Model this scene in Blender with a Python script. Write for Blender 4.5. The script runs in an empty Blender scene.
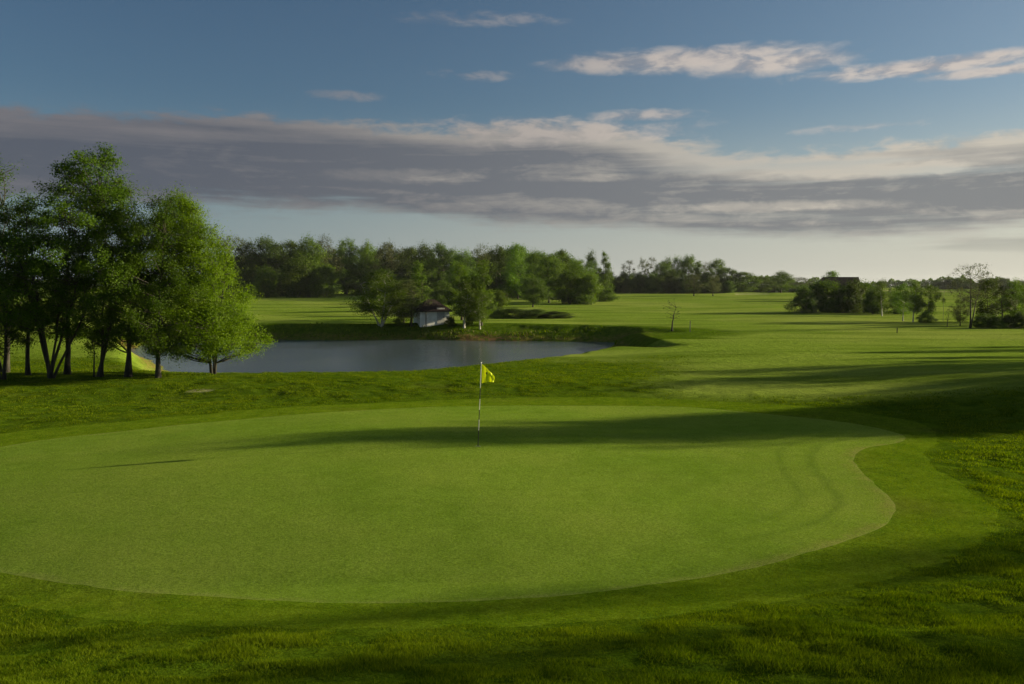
import bpy, math, random
import numpy as np
from math import radians as R

# ------------------------------------------------------------------ basics
scene = bpy.context.scene
COL = scene.collection
F = 800.0                     # focal length in pixels of the 1024 px wide picture
CAMZ = 4.08
PITCH = math.atan(57.0 / F)
SUN_EL, SUN_AZ = R(13.0), R(13.0)     # azimuth counted from +X towards +Y
SUNV = np.array([math.cos(SUN_EL) * math.cos(SUN_AZ), math.cos(SUN_EL) * math.sin(SUN_AZ), math.sin(SUN_EL)])
WL = -1.2                     # level of the pond


def sst(a, b, x):
    t = np.clip((x - a) / (b - a), 0, 1)
    return t * t * (3 - 2 * t)


# ------------------------------------------------------------------ noise
def _hash(ix, iy, seed):
    n = (ix.astype(np.int64) * 374761393 + iy.astype(np.int64) * 668265263 + seed * 1442695041) & 0xFFFFFFFF
    n = ((n ^ (n >> 13)) * 1274126177) & 0xFFFFFFFF
    n = (n ^ (n >> 16)) & 0xFFFFFFFF
    return n.astype(np.float64) / 4294967295.0


def vnoise(x, y, seed=0):
    xi, yi = np.floor(x), np.floor(y)
    u, v = x - xi, y - yi
    u = u * u * u * (u * (u * 6 - 15) + 10)
    v = v * v * v * (v * (v * 6 - 15) + 10)
    a, b = _hash(xi, yi, seed), _hash(xi + 1, yi, seed)
    c, d = _hash(xi, yi + 1, seed), _hash(xi + 1, yi + 1, seed)
    return ((a * (1 - u) + b * u) * (1 - v) + (c * (1 - u) + d * u) * v) * 2 - 1


def fbm(x, y, seed=0, octv=4):
    s, a, t = 0.0, 1.0, 0.0
    for k in range(octv):
        s = s + a * vnoise(x * 2 ** k + 17.3 * k, y * 2 ** k - 9.1 * k, seed + k)
        t += a
        a *= 0.5
    return s / t


# ------------------------------------------------------------------ outlines
def smooth_poly(pts, n=8):
    P = np.array(pts, float)
    m = len(P)
    out = []
    for i in range(m):
        p0, p1, p2, p3 = P[i - 1], P[i], P[(i + 1) % m], P[(i + 2) % m]
        for k in range(n):
            t = k / n
            out.append(0.5 * ((2 * p1) + (-p0 + p2) * t + (2 * p0 - 5 * p1 + 4 * p2 - p3) * t * t + (-p0 + 3 * p1 - 3 * p2 + p3) * t ** 3))
    return np.array(out)


def sdf(poly, x, y):
    """signed distance, negative inside"""
    sh = x.shape
    X, Y = x.ravel(), y.ravel()
    best = np.full(X.shape, 1e18)
    ins = np.zeros(X.shape, bool)
    for i in range(len(poly)):
        ax, ay = poly[i - 1]
        bx, by = poly[i]
        dx, dy = bx - ax, by - ay
        L = dx * dx + dy * dy + 1e-12
        t = np.clip(((X - ax) * dx + (Y - ay) * dy) / L, 0, 1)
        d = (X - ax - t * dx) ** 2 + (Y - ay - t * dy) ** 2
        best = np.minimum(best, d)
        c = ((ay > Y) != (by > Y))
        ins ^= c & (X < (bx - ax) * (Y - ay) / (by - ay + 1e-15) + ax)
    s = np.sqrt(best)
    s[ins] *= -1
    return s.reshape(sh)


def ray(px, py):
    dx, dy = (px - 512) / F, (342 - py) / F
    y = math.cos(PITCH) + dy * math.sin(PITCH)
    z = -math.sin(PITCH) + dy * math.cos(PITCH)
    return dx / y, z / y      # per metre of depth


POND = smooth_poly([(-33, 77), (-32.5, 70), (-30, 63), (-26, 57), (-22, 50.5), (-19, 44.5), (-16.3, 40.2), (-12, 38.6), (-7, 39.8),
                    (-3, 43.2), (1.2, 49.5), (5.0, 56), (7.6, 58.2), (9.2, 56.6), (10.2, 55.6), (10.3, 56.4), (9.2, 60.0), (8.6, 66.5),
                    (8.8, 69.2), (10.2, 69.8), (12.0, 69.2), (12.6, 69.9), (11, 72.2), (8.5, 74.2), (2, 75), (-5, 76.0), (-10, 77.5), (-16, 76.5), (-24, 77.5)], 6)



def height(x, y):
    x, y = np.asarray(x, float), np.asarray(y, float)
    z = 2.35 * (np.clip(10.6 - y, 0, 10.6) / 10.6) ** 1.15 * sst(-200, -60, y)
    near = 1 - sst(60, 110, y)
    # dome and side slope added so the green brightens rightwards and the foreground dims
    z = z + 0.34 * np.exp(-(((x + 4.5) / 8.5) ** 2 + ((y - 18.5) / 7.5) ** 2))
    z = z + 0.038 * np.clip(x, -14, 14) * (1 - sst(9.5, 16, y)) * sst(-8, 0, y)
    # green surround
    z = z + near * 0.20 * np.exp(-((y - 33.0 + 0.05 * x) / 3.6) ** 2) * (1 - sst(2, 16, x))
    z = z + near * 0.5 * sst(11.5, 22, x) * np.exp(-((y - 27) / 12) ** 2)
    z = z - near * 0.10 * np.exp(-((y - 28.2) / 2.0) ** 2) * (1 - sst(4, 12, x))
    z = z + near * 0.06 * np.exp(-(((x - 6) / 9) ** 2 + ((y - 44) / 5) ** 2))
    z = z + near * 0.5 * np.exp(-(((x + 30) / 8) ** 2 + ((y - 52) / 7) ** 2))
    z = z + 0.10 * fbm(x / 11.0, y / 9.0, 3, 3) * sst(8, 16, y)
    z = z - near * 0.28 * np.exp(-(((x - 5) / 6) ** 2 + ((y - 52) / 8) ** 2))
    # far fairways and meadow
    z = z + 0.30 * fbm(x / 70.0, y / 45.0, 11, 3) * sst(80, 160, y) * (1 - sst(400, 900, y))
    z = z + 1.35 * sst(105, 290, y) + .45 * sst(290, 460, y)
    # bunker hollows far away
    for bx, by, rx, ry, dep in BUNK:
        z = z - dep * np.exp(-(((x - bx) / rx) ** 4 + ((y - by) / ry) ** 4)) + 0.35 * dep * np.exp(-(((x - bx) / (rx * 1.5)) ** 2 + ((y - by - ry * 1.2) / ry) ** 2))
    # pond basin
    m = (x > -60) & (x < 30) & (y > 30) & (y < 95)
    if np.any(m):
        xs, ys, zs = x[m], y[m], z[m]
        s = sdf(POND, xs, ys) + 0.35 * fbm(xs / 1.6, ys / 1.6, 31, 3)
        floor = WL + np.maximum(np.clip((xs - 9.0) * 0.34, 0, 1.0), np.clip((61.5 - ys) * 0.17, 0, .95) * sst(5, 8, xs))
        farbank = sst(62, 72, ys)
        gentle = np.exp(-((xs + 1.0) / 7.0) ** 2) * farbank
        bw = 2.3 * farbank + (3.0 - .8 * sst(0, 5, xs)) * (1 - farbank) + 2.6 * gentle
        zin = WL - 0.9 * np.clip(-s / 3, 0, 1) + (floor - WL)
        k = np.clip(s / bw, 0, 1)
        k = np.where(farbank > .5, k ** 0.75, k * k * (3 - 2 * k))
        crest = 0.22 * np.exp(-((s - bw * 1.2) / 2.2) ** 2) * farbank
        lip = zs + crest
        zo = floor - 0.02 + (lip - floor + 0.02) * k
        zs = np.where(s < 0, zin, zo)
        z = z.copy()
        z[m] = zs
    return z


BUNK = [(74.0, 245.0, 5.5, 3.5, 1.5), (66.0, 262.0, 7.0, 3.5, 1.3)]


def march(px, py, hf=height, dmax=3000):
    kx, kz = ray(px, py)
    d = np.concatenate([np.arange(4, 120, 0.05), np.geomspace(120, dmax, 3000)])
    zz = CAMZ + kz * d
    h = hf(kx * d, d)
    i = np.argmax(zz < h)
    if not zz[i] < h[i]:
        i = len(d) - 1
    return kx * d[i], d[i], h[i]


def outline(pxs, extra):
    pts = [march(a, b)[:2] for a, b in pxs]
    a, b = pts[-1], pts[0]          # close the part beyond the left of the picture in an even arc
    extra = [(a[0] + (b[0] - a[0]) * t - k, a[1] + (b[1] - a[1]) * t) for t, k in ((.12, 1.2), (.34, 2.7), (.62, 2.9), (.86, 1.5))]
    return smooth_poly(pts[:] + extra, 8)


GREEN = outline([(0, 447), (60, 438), (154, 428), (281, 416), (373, 410), (480, 406), (600, 406), (675, 407), (766, 414), (848, 423),
                 (893, 432), (906, 438), (898, 443), (868, 448), (855, 456), (856, 465), (869, 479), (890, 498), (895, 510), (882, 527), (848, 541), (799, 556),
                 (757, 567), (690, 579), (600, 592), (500, 600), (400, 603), (300, 602), (200, 597), (100, 588), (0, 573)],
                [(-9.6, 11.3), (-13.0, 12.6), (-15.2, 15.2), (-14.9, 18.0)])
APRON = outline([(0, 434), (130, 421), (281, 408), (400, 402), (512, 398), (640, 398), (766, 404), (848, 411), (905, 420), (935, 431), (938, 443), (924, 455), (934, 468),
                 (956, 481), (985, 502), (997, 519), (993, 535), (969, 552), (931, 566), (850, 588), (760, 604), (650, 617), (500, 627), (300, 629), (100, 619), (0, 601)],
                [(-9.9, 10.0), (-14.6, 11.2), (-17.4, 14.6), (-17.0, 19.0)])


def full_height(x, y):
    x, y = np.asarray(x, float), np.asarray(y, float)
    z = height(x, y)
    m = (np.abs(x) < 45) & (y > 2) & (y < 62)
    if np.any(m):
        xs, ys = x[m], y[m]
        a = sdf(APRON, xs, ys)
        rough = sst(0.1, 1.4, a) * (1 - sst(42, 60, ys))
        amp = 0.055 * fbm(xs / 1.3, ys / 1.0, 5, 3) + 0.05 * np.abs(fbm(xs / 0.5, ys / 0.42, 8, 2))
        fair = sst(6, 16, xs) * sst(26, 32, ys)
        z = z.copy()
        z[m] += amp * rough * (1 - 0.8 * fair) * (1 - 0.5 * sst(30, 45, ys)) + 0.008 * fbm(xs / 1.4, ys / 1.2, 9, 2)
    return z


# ------------------------------------------------------------------ materials
MATS = {}


def mat(name):
    m = bpy.data.materials.new(name)
    m.use_nodes = True
    nt = m.node_tree
    nt.nodes.clear()
    out = nt.nodes.new('ShaderNodeOutputMaterial')
    MATS[name] = m
    return m, nt, out


def nd(nt, kind, **kw):
    n = nt.nodes.new(kind)
    for k, v in kw.items():
        if k.startswith('i_'):
            key = k[2:]
            key = int(key) if key.isdigit() else key.replace('_', ' ')
            n.inputs[key].default_value = v
        else:
            setattr(n, k, v)
    return n


def mathn(nt, op, a, b=None, c=None, clamp=False):
    n = nt.nodes.new('ShaderNodeMath')
    n.operation = op
    n.use_clamp = clamp
    for i, v in enumerate((a, b, c)):
        if v is None:
            continue
        if isinstance(v, (int, float)):
            n.inputs[i].default_value = v
        else:
            nt.links.new(v, n.inputs[i])
    return n.outputs[0]


def maprange(nt, v, a, b, c=0.0, d=1.0, smooth=True):
    n = nt.nodes.new('ShaderNodeMapRange')
    n.interpolation_type = 'SMOOTHSTEP' if smooth else 'LINEAR'
    for i, q in enumerate((v, a, b, c, d)):
        if isinstance(q, (int, float)):
            n.inputs[i].default_value = q
        else:
            nt.links.new(q, n.inputs[i])
    return n.outputs[0]


def mixc(nt, fac, a, b):
    n = nt.nodes.new('ShaderNodeMix')
    n.data_type = 'RGBA'
    for sock, v in ((n.inputs[0], fac), (n.inputs[6], a), (n.inputs[7], b)):
        if isinstance(v, (int, float)):
            sock.default_value = v
        elif isinstance(v, tuple):
            sock.default_value = (*v, 1) if len(v) == 3 else v
        else:
            nt.links.new(v, sock)
    return n.outputs[2]


def noise(nt, vec, scale, detail=3, rough=.55, dist=0.0):
    n = nd(nt, 'ShaderNodeTexNoise')
    n.inputs['Scale'].default_value = scale
    n.inputs['Detail'].default_value = detail
    n.inputs['Roughness'].default_value = rough
    n.inputs['Distortion'].default_value = dist
    if vec is not None:
        nt.links.new(vec, n.inputs['Vector'])
    return n.outputs['Fac']


def turf_material(name, kind):
    m, nt, out = mat(name)
    L = nt.links.new
    geo = nd(nt, 'ShaderNodeNewGeometry')
    P = geo.outputs['Position']
    big = noise(nt, P, 0.22, 4, .6)
    mid = noise(nt, P, 1.7, 4, .6)
    fine = noise(nt, P, 26.0, 4, .7)
    tiny = noise(nt, P, 120.0, 2, .7)
    far = noise(nt, P, 0.035, 4, .55)
    if kind == 'green':
        c = mixc(nt, maprange(nt, mid, .3, .7), (0.118, 0.194, 0.018), (0.150, 0.236, 0.026))
        c = mixc(nt, maprange(nt, big, .35, .7), c, (0.180, 0.245, 0.034))
        at = nd(nt, 'ShaderNodeAttribute', attribute_name='edge').outputs['Fac']
        wob = mathn(nt, 'MULTIPLY', mathn(nt, 'SUBTRACT', noise(nt, P, 1.3, 2, .5), .5), .35)
        e = mathn(nt, 'ADD', at, wob)
        sx = nd(nt, 'ShaderNodeSeparateXYZ')
        L(P, sx.inputs[0])
        side = mathn(nt, 'MULTIPLY', maprange(nt, sx.outputs[0], 1.5, 6.0), maprange(nt, sx.outputs[1], 19.5, 21.5, 1.0, 0.0))
        ring = mathn(nt, 'SUBTRACT', 1.0, mathn(nt, 'ABSOLUTE', mathn(nt, 'DIVIDE', mathn(nt, 'ADD', e, .95), .17)), clamp=True)
        ring2 = mathn(nt, 'SUBTRACT', 1.0, mathn(nt, 'ABSOLUTE', mathn(nt, 'DIVIDE', mathn(nt, 'ADD', e, 1.6), .17)), clamp=True)
        rr = mathn(nt, 'MULTIPLY', mathn(nt, 'ADD', ring, mathn(nt, 'MULTIPLY', ring2, .8)), side)
        c = mixc(nt, mathn(nt, 'MULTIPLY', rr, .38), c, (0.050, 0.095, 0.014))
        dry = mathn(nt, 'MULTIPLY', maprange(nt, e, -.42, -.02), mathn(nt, 'MULTIPLY', maprange(nt, mid, .35, .65), side))
        c = mixc(nt, mathn(nt, 'MULTIPLY', dry, .55), c, (0.20, 0.165, 0.05))
        fr = mathn(nt, 'MULTIPLY', maprange(nt, e, -.20, -.03), maprange(nt, mid, .25, .6))
        c = mixc(nt, mathn(nt, 'MULTIPLY', fr, .45), c, (0.215, 0.235, 0.060))
        spk = maprange(nt, mathn(nt, 'ADD', mathn(nt, 'MULTIPLY', tiny, .5), mathn(nt, 'MULTIPLY', fine, .5)), .36, .66, .60, 1.36)
        bstr, bsc = .4, .008
    elif kind == 'apron':
        c = mixc(nt, maprange(nt, mid, .3, .7), (0.074, 0.134, 0.006), (0.116, 0.176, 0.010))
        c = mixc(nt, mathn(nt, 'MULTIPLY', maprange(nt, big, .5, .75), .6), c, (0.115, 0.125, 0.020))
        spk = maprange(nt, mathn(nt, 'ADD', mathn(nt, 'MULTIPLY', tiny, .5), mathn(nt, 'MULTIPLY', fine, .5)), .36, .66, .45, 1.5)
        bstr, bsc = .9, .022
    else:
        ra = nd(nt, 'ShaderNodeAttribute', attribute_name='rough').outputs['Fac']
        mud = nd(nt, 'ShaderNodeAttribute', attribute_name='mud').outputs['Fac']
        sand = nd(nt, 'ShaderNodeAttribute', attribute_name='sand').outputs['Fac']
        c1 = mixc(nt, maprange(nt, mid, .3, .7), (0.122, 0.192, 0.019), (0.160, 0.232, 0.028))
        c1 = mixc(nt, maprange(nt, far, .4, .62), c1, (0.190, 0.245, 0.042))
        mp = nd(nt, 'ShaderNodeMapping')
        mp.inputs['Scale'].default_value = (0.045, 0.17, 1)
        L(P, mp.inputs['Vector'])
        streak = noise(nt, mp.outputs[0], 1.0, 4, .6)
        c1 = mixc(nt, mathn(nt, 'MULTIPLY', maprange(nt, streak, .46, .66), .7), c1, (0.070, 0.120, 0.008))
        c2 = mixc(nt, maprange(nt, mid, .3, .7), (0.038, 0.076, 0.0035), (0.076, 0.124, 0.006))
        c2 = mixc(nt, mathn(nt, 'MULTIPLY', maprange(nt, big, .52, .72), .5), c2, (0.080, 0.095, 0.012))
        c = mixc(nt, ra, c1, c2)
        mf = mathn(nt, 'MULTIPLY', mud, maprange(nt, noise(nt, P, 2.5, 4, .6), .36, .56))
        c = mixc(nt, mf, c, (0.17, 0.105, 0.045))
        c = mixc(nt, sand, c, (0.42, 0.36, 0.24))
        spk = maprange(nt, fine, .25, .75, .6, 1.4)
        bstr, bsc = .9, .05
    patch = noise(nt, P, 5.0, 4, .65)
    spk = mathn(nt, 'MULTIPLY', spk, maprange(nt, patch, .32, .68, *((.95, 1.05) if kind == 'green' else (.86, 1.14))))
    hs = nd(nt, 'ShaderNodeHueSaturation')
    L(c, hs.inputs['Color'])
    L(spk, hs.inputs['Value'])
    b = nd(nt, 'ShaderNodeBump')
    b.inputs['Strength'].default_value = bstr
    b.inputs['Distance'].default_value = bsc
    hgt = mathn(nt, 'ADD', mathn(nt, 'ADD', fine, mathn(nt, 'MULTIPLY', tiny, .4)), mathn(nt, 'MULTIPLY', patch, 1.6)) if kind != 'ground' else mathn(nt, 'ADD', fine, mathn(nt, 'MULTIPLY', mid, 3.0))
    L(hgt, b.inputs['Height'])
    p = nd(nt, 'ShaderNodeBsdfPrincipled')
    p.inputs['Roughness'].default_value = .9
    p.inputs['Specular IOR Level'].default_value = .0
    p.inputs['Sheen Weight'].default_value = .0
    p.inputs['Sheen Roughness'].default_value = .4
    p.inputs['Sheen Tint'].default_value = (.6, .8, .2, 1)
    L(hs.outputs[0], p.inputs['Base Color'])
    L(b.outputs[0], p.inputs['Normal'])
    L(p.outputs[0], out.inputs[0])
    return m


def leaf_material(name, c1, c2, trans=.35, gloss=.25, tc=None, vary=.25):
    m, nt, out = mat(name)
    L = nt.links.new
    at = nd(nt, 'ShaderNodeAttribute', attribute_name='tone').outputs['Fac']
    oi = nd(nt, 'ShaderNodeObjectInfo').outputs['Random']
    c = mixc(nt, at, c1, c2)
    hs = nd(nt, 'ShaderNodeHueSaturation')
    L(c, hs.inputs['Color'])
    L(maprange(nt, oi, 0, 1, 1 - vary, 1 + vary, False), hs.inputs['Value'])
    L(maprange(nt, oi, 0, 1, .49, .508, False), hs.inputs['Hue'])
    p = nd(nt, 'ShaderNodeBsdfPrincipled')
    p.inputs['Roughness'].default_value = .55
    p.inputs['Specular IOR Level'].default_value = gloss * .4
    L(hs.outputs[0], p.inputs['Base Color'])
    t = nd(nt, 'ShaderNodeBsdfTranslucent')
    h2 = nd(nt, 'ShaderNodeHueSaturation')
    h2.inputs['Saturation'].default_value = 1.15
    h2.inputs['Value'].default_value = 1.5
    L(hs.outputs[0], h2.inputs['Color'])
    L(h2.outputs[0], t.inputs[0])
    ms = nd(nt, 'ShaderNodeMixShader')
    ms.inputs[0].default_value = trans
    L(p.outputs[0], ms.inputs[1])
    L(t.outputs[0], ms.inputs[2])
    L(ms.outputs[0], out.inputs[0])
    return m


def plain(name, col, rough=.6, col2=None, scale=8.0, metal=0.0, spec=.4, bump=0.0, stretch=(1, 1, 1)):
    m, nt, out = mat(name)
    L = nt.links.new
    p = nd(nt, 'ShaderNodeBsdfPrincipled')
    p.inputs['Roughness'].default_value = rough
    p.inputs['Metallic'].default_value = metal
    p.inputs['Specular IOR Level'].default_value = spec
    tc = nd(nt, 'ShaderNodeTexCoord')
    mp = nd(nt, 'ShaderNodeMapping')
    mp.inputs['Scale'].default_value = stretch
    L(tc.outputs['Object'], mp.inputs['Vector'])
    n = noise(nt, mp.outputs[0], scale, 4, .6)
    c2 = col2 or tuple(v * .75 for v in col)
    L(mixc(nt, maprange(nt, n, .35, .65), col, c2), p.inputs['Base Color'])
    if bump:
        b = nd(nt, 'ShaderNodeBump')
        b.inputs['Distance'].default_value = bump
        L(n, b.inputs['Height'])
        L(b.outputs[0], p.inputs['Normal'])
    L(p.outputs[0], out.inputs[0])
    return m


def water_material():
    m, nt, out = mat('pond_water')
    L = nt.links.new
    geo = nd(nt, 'ShaderNodeNewGeometry')
    mp = nd(nt, 'ShaderNodeMapping')
    mp.inputs['Scale'].default_value = (1.0, 2.2, 1)
    L(geo.outputs['Position'], mp.inputs['Vector'])
    n1 = noise(nt, mp.outputs[0], 3.2, 4, .65, .6)
    n2 = noise(nt, geo.outputs['Position'], .18, 2, .5)
    b = nd(nt, 'ShaderNodeBump')
    b.inputs['Distance'].default_value = .022
    L(maprange(nt, n2, .35, .65, .45, 1.0), b.inputs['Strength'])
    L(n1, b.inputs['Height'])
    p = nd(nt, 'ShaderNodeBsdfPrincipled')
    p.inputs['Base Color'].default_value = (0.075, 0.100, 0.125, 1)
    p.inputs['Roughness'].default_value = .09
    p.inputs['IOR'].default_value = 1.33
    p.inputs['Specular IOR Level'].default_value = .5
    L(b.outputs[0], p.inputs['Normal'])
    L(p.outputs[0], out.inputs[0])
    return m


M_GREEN = turf_material('green_turf', 'green')
M_APRON = turf_material('apron_turf', 'apron')
M_GROUND = turf_material('fairway_and_rough_turf', 'ground')
M_BARK = plain('dark_bark', (0.060, 0.048, 0.036), .9, (0.028, 0.024, 0.018), 14, bump=.02, stretch=(1, 1, .25))
M_BARKN = plain('mossy_bark', (0.050, 0.046, 0.030), .9, (0.020, 0.018, 0.013), 9, bump=.03, stretch=(1, 1, .3))
M_BIRCH = plain('birch_bark', (0.50, 0.48, 0.43), .7, (0.16, 0.14, 0.12), 5, bump=.01, stretch=(1, 1, 2))
M_LEAF = leaf_material('broad_leaves', (0.044, 0.084, 0.007), (0.104, 0.166, 0.013), vary=.5)
M_LEAFN = leaf_material('near_leaves', (0.026, 0.058, 0.003), (0.072, 0.125, 0.006), .40)
M_LEAFB = leaf_material('bright_leaves', (0.070, 0.132, 0.003), (0.132, 0.212, 0.005), .45, vary=.08)
M_LEAFD = leaf_material('dark_leaves', (0.036, 0.066, 0.009), (0.078, 0.120, 0.017), .32, vary=.5)
M_LEAFO = leaf_material('olive_leaves', (0.050, 0.062, 0.020), (0.085, 0.100, 0.030), .3)
M_LEAFS = leaf_material('spring_leaves', (0.060, 0.105, 0.016), (0.105, 0.160, 0.022), .4)
M_BLADE = leaf_material('rough_grass_blades', (0.034, 0.072, 0.003), (0.140, 0.188, 0.010), .38, .0, vary=0)
M_BLADEA = leaf_material('apron_grass_blades', (0.074, 0.132, 0.006), (0.136, 0.192, 0.011), .4, .0, vary=0)
M_BLADEG = leaf_material('green_grass_blades', (0.096, 0.172, 0.015), (0.166, 0.246, 0.030), .4, .0, vary=0)
M_REED = leaf_material('dry_reeds', (0.10, 0.075, 0.03), (0.16, 0.15, 0.05), .3)

# ------------------------------------------------------------------ mesh helpers


def mesh_np(name, V, polys=None, quads=None, tris=None, mats=(), smooth=False):
    me = bpy.data.meshes.new(name)
    V = np.asarray(V, np.float32)
    parts = []
    if quads is not None and len(quads):
        parts.append((np.asarray(quads, np.int32), 4))
    if tris is not None and len(tris):
        parts.append((np.asarray(tris, np.int32), 3))
    loops = np.concatenate([a.ravel() for a, _ in parts])
    tot = np.concatenate([np.full(len(a), k, np.int32) for a, k in parts])
    start = np.concatenate([[0], np.cumsum(tot)[:-1]]).astype(np.int32)
    me.vertices.add(len(V))
    me.vertices.foreach_set('co', V.ravel())
    me.loops.add(len(loops))
    me.loops.foreach_set('vertex_index', loops)
    me.polygons.add(len(tot))
    me.polygons.foreach_set('loop_start', start)
    me.polygons.foreach_set('loop_total', tot)
    if smooth:
        me.polygons.foreach_set('use_smooth', np.ones(len(tot), bool))
    me.update(calc_edges=True)
    for m in mats:
        me.materials.append(m)
    return me


def attr(me, name, vals):
    a = me.attributes.new(name, 'FLOAT', 'POINT')
    a.data.foreach_set('value', np.asarray(vals, np.float32))


def link(name, me, parent=None, loc=None, **props):
    o = bpy.data.objects.new(name, me)
    COL.objects.link(o)
    if parent:
        o.parent = parent
    if loc is not None:
        o.location = loc
    for k, v in props.items():
        if v:
            o[k] = v
    return o


def thing(name, loc, label, cat, group=None, rotz=0.0, scale=(1, 1, 1)):
    o = link(name, None, None, loc, label=label, category=cat, group=group)
    o.rotation_euler = (0, 0, rotz)
    o.scale = scale
    o.empty_display_size = .3
    return o


class MB:
    """collects simple solids into one mesh"""

    def __init__(s):
        s.v, s.f = [], []

    def box(s, c, d, top=1.0):
        x, y, z = c
        a, b, h = d[0] / 2, d[1] / 2, d[2] / 2
        n = len(s.v)
        for k, q in ((-1, 1.0), (1, top)):
            s.v += [(x - a * q, y - b * q, z + k * h), (x + a * q, y - b * q, z + k * h), (x + a * q, y + b * q, z + k * h), (x - a * q, y + b * q, z + k * h)]
        s.f += [(n, n + 3, n + 2, n + 1), (n + 4, n + 5, n + 6, n + 7)] + [(n + i, n + (i + 1) % 4, n + 4 + (i + 1) % 4, n + 4 + i) for i in range(4)]
        return s

    def tube(s, pts, rad, n=8, cap=True):
        V, Q = tube_np(np.array(pts, float), np.array(rad, float), n)
        b = len(s.v)
        s.v += [tuple(p) for p in V]
        s.f += [tuple(int(i) + b for i in q) for q in Q]
        if cap:
            s.f.append(tuple(b + i for i in range(n))[::-1])
            s.f.append(tuple(b + len(V) - n + i for i in range(n)))
        return s

    def poly(s, verts, faces):
        b = len(s.v)
        s.v += verts
        s.f += [tuple(i + b for i in f) for f in faces]
        return s

    def build(s, name, m, parent=None, bevel=0.0, smooth=False, loc=None, **props):
        me = bpy.data.meshes.new(name)
        me.from_pydata(s.v, [], s.f)
        if smooth:
            me.polygons.foreach_set('use_smooth', np.ones(len(me.polygons), bool))
        me.materials.append(m)
        o = link(name, me, parent, loc, **props)
        if bevel:
            md = o.modifiers.new('bevel', 'BEVEL')
            md.width = bevel
            md.segments = 2
        return o


def tube_np(P, rad, n=6):
    P = np.asarray(P, float)
    T = np.gradient(P, axis=0)
    T /= np.linalg.norm(T, axis=1)[:, None] + 1e-9
    ref = np.where(np.abs(T[:, 2:3]) > .9, np.array([[1., 0, 0]]), np.array([[0, 0, 1.]]))
    ref = np.repeat(ref[:1], len(P), 0) if True else ref
    U = np.cross(T, ref)
    U /= np.linalg.norm(U, axis=1)[:, None] + 1e-9
    W = np.cross(T, U)
    a = np.arange(n) / n * 2 * np.pi
    V = P[:, None, :] + rad[:, None, None] * (np.cos(a)[None, :, None] * U[:, None, :] + np.sin(a)[None, :, None] * W[:, None, :])
    V = V.reshape(-1, 3)
    i = np.arange(len(P) - 1)[:, None] * n
    j = np.arange(n)[None, :]
    j2 = (j + 1) % n
    Q = np.stack([i + j, i + j2, i + n + j2, i + n + j], -1).reshape(-1, 4)
    return V, Q


# ------------------------------------------------------------------ ground
def spacing(lo, hi, fine_lo, fine_hi, step, grow):
    a = list(np.arange(fine_lo, fine_hi + 1e-6, step))
    s, x = step, fine_hi
    up = []
    while x < hi:
        s = s * grow
        x += s
        up.append(x)
    s, x, dn = step, fine_lo, []
    while x > lo:
        s = s * grow
        x -= s
        dn.append(x)
    return np.array(dn[::-1] + a + up)


def fair_mask(x, y):
    q = x + 1.6 * fbm(x / 2.5, y / 2.5, 61, 3)
    return np.maximum(sst(2.5, 8.5, q - .25 * (y - 31)) * sst(26, 31, y), sst(40, 47, y + 2.5 * fbm(x / 3, y / 3, 41, 2)))


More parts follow.
